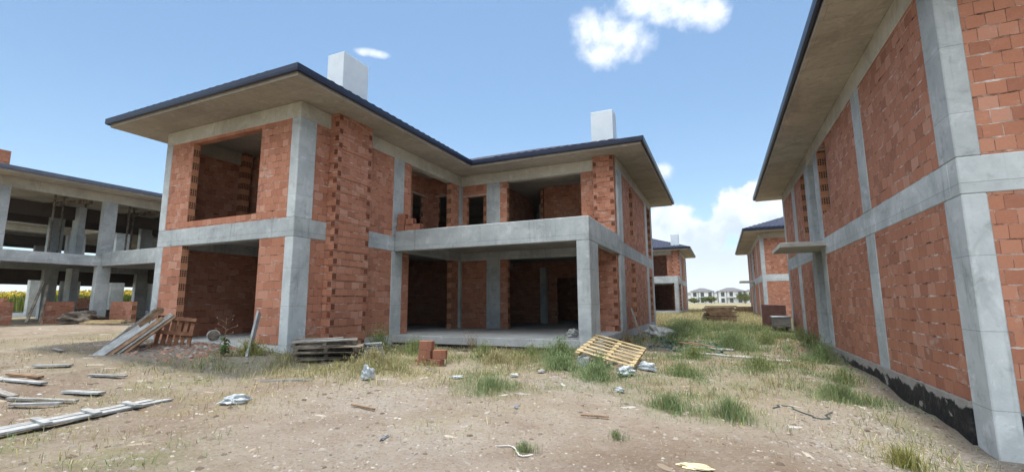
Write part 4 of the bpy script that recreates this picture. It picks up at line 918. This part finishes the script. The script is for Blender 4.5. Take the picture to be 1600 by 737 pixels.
# pale cut laths lying across the alley
for k,(a,b,lb) in enumerate([((9.0,5.6),(10.1,5.9),'pale strip across the alley, left one'),((10.0,5.9),(11.3,5.75),'pale strip across the alley, right one'),((8.9,6.9),(10.0,7.2),'pale strip lying behind the other strips in the alley')]):
    mb = MB(); n = 9; mb.tube([pt(a[0]+(b[0]-a[0])*i/n, a[1]+(b[1]-a[1])*i/n+.06*math.sin(i*1.7+k), .04) for i in range(n+1)],.035,6); tag(mb.build('pipe','pipe'),lb,'pipe','pale pipes across the alley')
mb = MB(); mb.tube([pt(10.35+.75*i/12+.05*math.sin(i*2.1), -.2+.30*math.sin(i*.55), .012) for i in range(13)],.008,6); tag(mb.build('hose','hose'),'thin dark hose snaking on the dirt before the right house','hose')
mb = MB(); mb.tube([pt(7.55+.4*i/10, -3.75+.10*math.sin(i*.6), .015) for i in range(11)],.008,5); tag(mb.build('twig','pipe'),'thin pale bent stick on the foreground dirt','stick')
for a,b,mm,lb in [((4.9,-3.0),(5.35,-3.05),'wood_brown','thin brown stick on the bare dirt, centre left'),((2.5,-2.6),(3.15,-2.1),'wood_pale','pale lath in the dry grass left of the plastic bag'),((8.0,-2.2),(8.35,-2.15),'wood_brown','short brown stick on the dirt right of the blue grey scrap')]:
    mb = MB(); mb.bar(pt(*a,.03),pt(*b,.03),.03,.02,j=.003); tag(mb.build('stick',mm),lb,'stick')
for (a,b,lb) in [((8.5,7.0),(9.15,6.7),'brown board on the teal net, left one'),((8.75,7.25),(9.5,6.85),'brown board on the teal net, right one')]:
    mb = MB(); mb.bar(pt(*a,.14),pt(*b,.12),.12,.025,j=.005); tag(mb.build('loose_board','wood_brown'),lb,'board','boards on the teal net')

# loose stones and chips, uncountable
def pebbles(name, n, xr, yr, lst, base, s0, s1, cols, seed, label, flat=.6, long_=1.0):
    r_ = np.random.default_rng(seed); x = r_.uniform(*xr, n); y = r_.uniform(*yr, n)
    keep = (r_.uniform(0,1,n) < cover(x,y,lst)+base) & ~inside(x,y,.02) & (np.hypot(x-CAM.x,y-CAM.y) > 1.5); x, y = x[keep], y[keep]; n = len(x)
    s = s0*(s1/s0)**(r_.uniform(0,1,n)**2.6); z = ground_z(x,y)
    base_v = np.array([(1,0,0),(.5,.87,0),(-.5,.87,0),(-1,0,0),(-.5,-.87,0),(.5,-.87,0),(.55,.1,.8),(-.3,.5,.9),(-.35,-.45,.75)])
    fc = [(0,1,6),(1,2,7),(1,7,6),(2,3,7),(3,8,7),(3,4,8),(4,5,8),(5,6,8),(5,0,6),(6,7,8)]
    a = r_.uniform(0,6.28,n); st = r_.uniform(.6,1.0,n)
    V = np.repeat(base_v[None], n, 0)*(1+r_.uniform(-.25,.25,(n,9,3)))
    V[:,:,0] *= s[:,None]*long_; V[:,:,1] *= (s*st)[:,None]; V[:,:,2] *= (s*flat)[:,None]
    X = V[:,:,0]*np.cos(a)[:,None]-V[:,:,1]*np.sin(a)[:,None]+x[:,None]; Y = V[:,:,0]*np.sin(a)[:,None]+V[:,:,1]*np.cos(a)[:,None]+y[:,None]; Z = V[:,:,2]+z[:,None]-.004
    Fc = (np.array(fc)[None]+np.arange(n)[:,None,None]*9).reshape(-1,3)
    me = bpy.data.meshes.new(name); VV = np.stack([X,Y,Z],2).reshape(-1,3); me.vertices.add(len(VV)); me.vertices.foreach_set('co',VV.ravel())
    me.loops.add(Fc.size); me.loops.foreach_set('vertex_index',Fc.ravel()); me.polygons.add(len(Fc)); me.polygons.foreach_set('loop_start',np.arange(len(Fc))*3); me.polygons.foreach_set('loop_total',np.full(len(Fc),3)); me.update(); me.validate()
    c = np.ones((n,9,4),np.float32); c[:,:,:3] = (cols[r_.integers(0,len(cols),n)]*r_.uniform(.75,1.25,(n,1)))[:,None,:]
    at = me.color_attributes.new('tint','FLOAT_COLOR','POINT'); at.data.foreach_set('color',c.ravel()); me.materials.append(M['pebble'])
    o = bpy.data.objects.new(name,me); COL.objects.link(o); tag(o,label,'stones',None,'stuff')
STC = np.array([(.29,.255,.22),(.22,.185,.155),(.16,.12,.095),(.33,.30,.265),(.25,.21,.175),(.19,.15,.12)])
pebbles('gravel',150000,(-1,13.5),(-7.5,5),GRV,.38,.004,.026,STC,3,'small stones strewn over the bare dirt')
pebbles('gravel',7000,(10.4,12.6),(-3,4),GRV,.1,.008,.035,STC*.85,4,'pale broken gravel beside the bitumen plinth',.6)
RBC = np.array([(.30,.15,.10),(.36,.20,.14),(.24,.11,.075),(.28,.25,.22),(.33,.30,.27),(.20,.165,.13)])
pebbles('brick_rubble',2600,(-4.6,-.6),(-2.2,-.05),[(-2.4,-.6,1.1,1),(-1.6,-1.2,.7,.7),(-3.2,-1.0,.7,.8)],.02,.02,.09,RBC,5,'broken brick rubble in front of the garage opening')
pebbles('brick_rubble',1500,(6.7,8.8),(7.5,11),[(7.6,9,.8,1),(8.1,8.2,.7,.7)],.02,.02,.10,RBC,6,'broken brick rubble along the side wall of the central house')
pebbles('brick_rubble',1300,(11.2,12.6),(5.5,12.5),[(12.1,8.2,.8,1),(12.2,11,.9,.9)],.02,.02,.10,RBC,7,'rubble along the wall of the right house')
CHC = np.array([(.30,.265,.22),(.24,.19,.14),(.17,.13,.09),(.36,.34,.315)])
pebbles('wood_chips',9000,(-6,12.4),(-6,9),[(-.6,-4.2,1.6,1),(1,-4.6,.8,1),(-4,-2,2.5,.7),(5.5,.5,1.6,.8),(-3,-3.4,2.2,.8),(8.6,6.5,1.5,1),(10.5,6.5,1.6,1),(7,1.2,1.0,.7),(11.9,9.5,1.0,1),(0,-4,1.5,.7)],.10,.012,.06,CHC,8,'wood chips and splinters scattered on the dirt',.25,3.2)
CLC = np.array([(.20,.165,.13),(.26,.215,.175),(.17,.125,.095),(.31,.27,.225)])
pebbles('clods',34000,(-6,13),(-7,7),[],.5,.008,.05,CLC*.75,15,'clods of dry earth on the dirt',.5)
pebbles('wood_chips',1400,(-18,-9),(-1,4),[],.25,.02,.08,CHC,12,'splinters and scraps in front of the left frame',.3,3)

# ------------------------------------------------------------------ far distance
def villa(x, y, w_, d_, h, rz, lb, parts=True):
    r = root('villa',(x,y,float(ground_z(x,y,False))),rz); mb = MB(); mb.box(-w_/2,w_/2,-d_/2,d_/2,0,h); mb.build('wall','villa_wall',r)
    e = .8; rf = MB(); p = [(-w_/2-e,-d_/2-e,h),(w_/2+e,-d_/2-e,h),(w_/2+e,d_/2+e,h),(-w_/2-e,d_/2+e,h)]; q = min(w_,d_)/2; a = (-w_/2+q-.3,0,h+2.0); b = (w_/2-q+.3,0,h+2.0)
    rf.face([p[0],p[1],b,a]); rf.face([p[1],p[2],b]); rf.face([p[2],p[3],a,b]); rf.face([p[3],p[0],a]); rf.face(p[::-1]); rf.build('roof','villa_roof',r)
    if parts:
        for zz in (.3, h/2+.4):
            for k in range(3):
                xx = -w_/2+w_*(k+.5)/3; wm = MB(); wm.box(xx-.9,xx+.9,-d_/2-.02,-d_/2+.1,zz,zz+h*.36); wm.build('window','glass_dark',r)
        bm_ = MB(); bm_.box(-w_*.2,w_/2,-d_/2-1.6,-d_/2,h/2-.1,h/2+.15); bm_.build('balcony','villa_wall',r)
        for xx in (-w_*.2+.2, w_/2-.2): cm = MB(); cm.box(xx-.15,xx+.15,-d_/2-1.5,-d_/2-1.2,0,h); cm.build('post','villa_roof',r)
    tag(r,lb,'house','distant white villas'); return r
def ray_xy(u, dist):
    a = math.atan((u-800)/721.5); yaw = ya-a; return CAM.x-math.sin(yaw)*dist, CAM.y+math.cos(yaw)*dist
VL = [(1094,290,12,10,6.6,'white villa with dark hip roof nearest the far end of the left alley house'),(1138,290,13,10,6.6,'white villa with dark hip roof behind the large board stack'),(1181,285,12,10,6.4,'white villa partly hidden by the second right house'),(1050,300,12,10,6.4,'white villa hidden mostly behind the distant left house')]
for u,d,w_,dd,h,lb in VL: x,y = ray_xy(u,d); villa(x,y,w_,dd,h,R(4),lb)
random.seed(9); k = 0
for u,d in [(1072,520),(1084,640),(1096,560),(1108,700),(1119,560),(1128,620),(1140,540),(1150,600),(1158,500),(1166,640),(1176,540),(1060,600),(1101,480),(1188,560)]:
    x,y = ray_xy(u,d); k += 1
    villa(x,y,random.uniform(9,15),random.uniform(8,12),random.uniform(7.5,12),R(random.uniform(-20,25)),'pale block of the far housing row under the hills',False)
def tree(x, y, h, w_, lb, seed, cols=GRNC, group='distant trees'):
    rt = root('tree',(x,y,float(ground_z(x,y,False)))); random.seed(seed); r_ = np.random.default_rng(seed)
    mb = MB(); mb.tube([(0,0,-.2),(.05,0,h*.3),(.0,.05,h*.65)],[.16,.12,.06],7)
    for k in range(5): a = k*1.3; mb.tube([(0,0,h*(.28+.06*k)),(math.cos(a)*w_*.3,math.sin(a)*w_*.3,h*(.5+.07*k))],[.07,.03],5)
    mb.build('trunk','trunk',rt)
    n = 1500; cl = r_.normal(0,1,(14,3)); cl /= np.linalg.norm(cl,axis=1)[:,None]; k = r_.integers(0,14,n)
    p = cl[k]*r_.uniform(.35,.75,(14,1))[k]+r_.normal(0,.22,(n,3)); 
    blades(p[:,0]*w_/2,p[:,1]*w_/2,h*.58+p[:,2]*h*.38,np.full(n,.35),r_.uniform(.25,.5,n),r_.uniform(.3,1.2,n),cols[r_.integers(0,len(cols),n)]*r_.uniform(.8,1.3,(n,1)),'crown',parent=rt)
    tag(rt,lb,'tree',group)
TC = np.array([(.12,.14,.03),(.16,.17,.04),(.09,.11,.03)])
for i,(u,d,h,w_,lb) in enumerate([(1160,230,5.0,6.5,'round yellow green tree right of the second white villa'),(1108,240,3.6,6.5,'low wide tree between the two white villas, right one'),(1099,245,3.2,5,'low tree between the two white villas, left one'),(1081,235,2.6,5,'dark low tree at the far end of the left alley house')]):
    x,y = ray_xy(u,d); tree(x,y,h,w_,lb,40+i,TC)
# crop field behind the frames
n = 26000; x = rng.uniform(-95,-45,n); y = rng.uniform(14,60,n); x2 = x
tint = np.array([(.10,.14,.03),(.14,.17,.04),(.20,.21,.05)])[rng.integers(0,3,n)]
hh = rng.uniform(1.1,2.1,n); top = rng.uniform(0,1,n) < .35
o = blades(x,y,ground_z(x,y,False),hh,rng.uniform(.10,.25,n),rng.uniform(.05,.35,n),tint,'crop_field'); tag(o,'tall green crop growing beyond the left frame','crop',None,'stuff')
n2 = 14000; x = rng.uniform(-95,-45,n2); y = rng.uniform(14,60,n2)
o = blades(x,y,ground_z(x,y,False)+rng.uniform(1.5,2.05,n2),np.full(n2,.22),rng.uniform(.18,.30,n2),rng.uniform(.6,1.2,n2),np.tile(np.array([(.56,.42,.05)]),(n2,1)),'crop_flowers'); tag(o,'yellow flower heads over the crop field','flowers',None,'stuff')
# hills
hx = np.linspace(-6000,6000,160); mb = MB(); Vh = []; rows = 7
for i,x in enumerate(hx):
    hgt = 60+95*(fbm(np.array([x]),np.array([0.0]),1800,4,51)[0]+.5)+70*math.exp(-((x+700)/900)**2)
    for r_ in range(rows): q = r_/(rows-1); Vh.append((x, 5600+q*1600, -5+hgt*math.sin(q*math.pi*.5)))
Fh = [(i*rows+j,(i+1)*rows+j,(i+1)*rows+j+1,i*rows+j+1) for i in range(len(hx)-1) for j in range(rows-1)]
me = bpy.data.meshes.new('hills'); me.from_pydata(Vh,[],Fh); me.materials.append(M['hill']); ho = bpy.data.objects.new('hills',me); COL.objects.link(ho); ho['kind'] = 'structure'

# ------------------------------------------------------------------ air
hm = bpy.data.materials.new('haze_air'); hm.use_nodes = True; hm.node_tree.nodes.clear(); ht = NT(hm.node_tree)
pv = ht.node('ShaderNodeVolumePrincipled', ins={'Color': (.88,.93,1,1), 'Density': .00012, 'Anisotropy': .0}); ho_ = ht.node('ShaderNodeOutputMaterial'); ht.l.new(pv.outputs[0], ho_.inputs['Volume'])
hb = MB(); hb.box(-9500,9500,-9500,9500,-30,420); M['haze'] = hm; hz_o = hb.build('haze','haze'); hz_o['kind'] = 'stuff'; hz_o['label'] = 'thin pale air that fades the far hills'
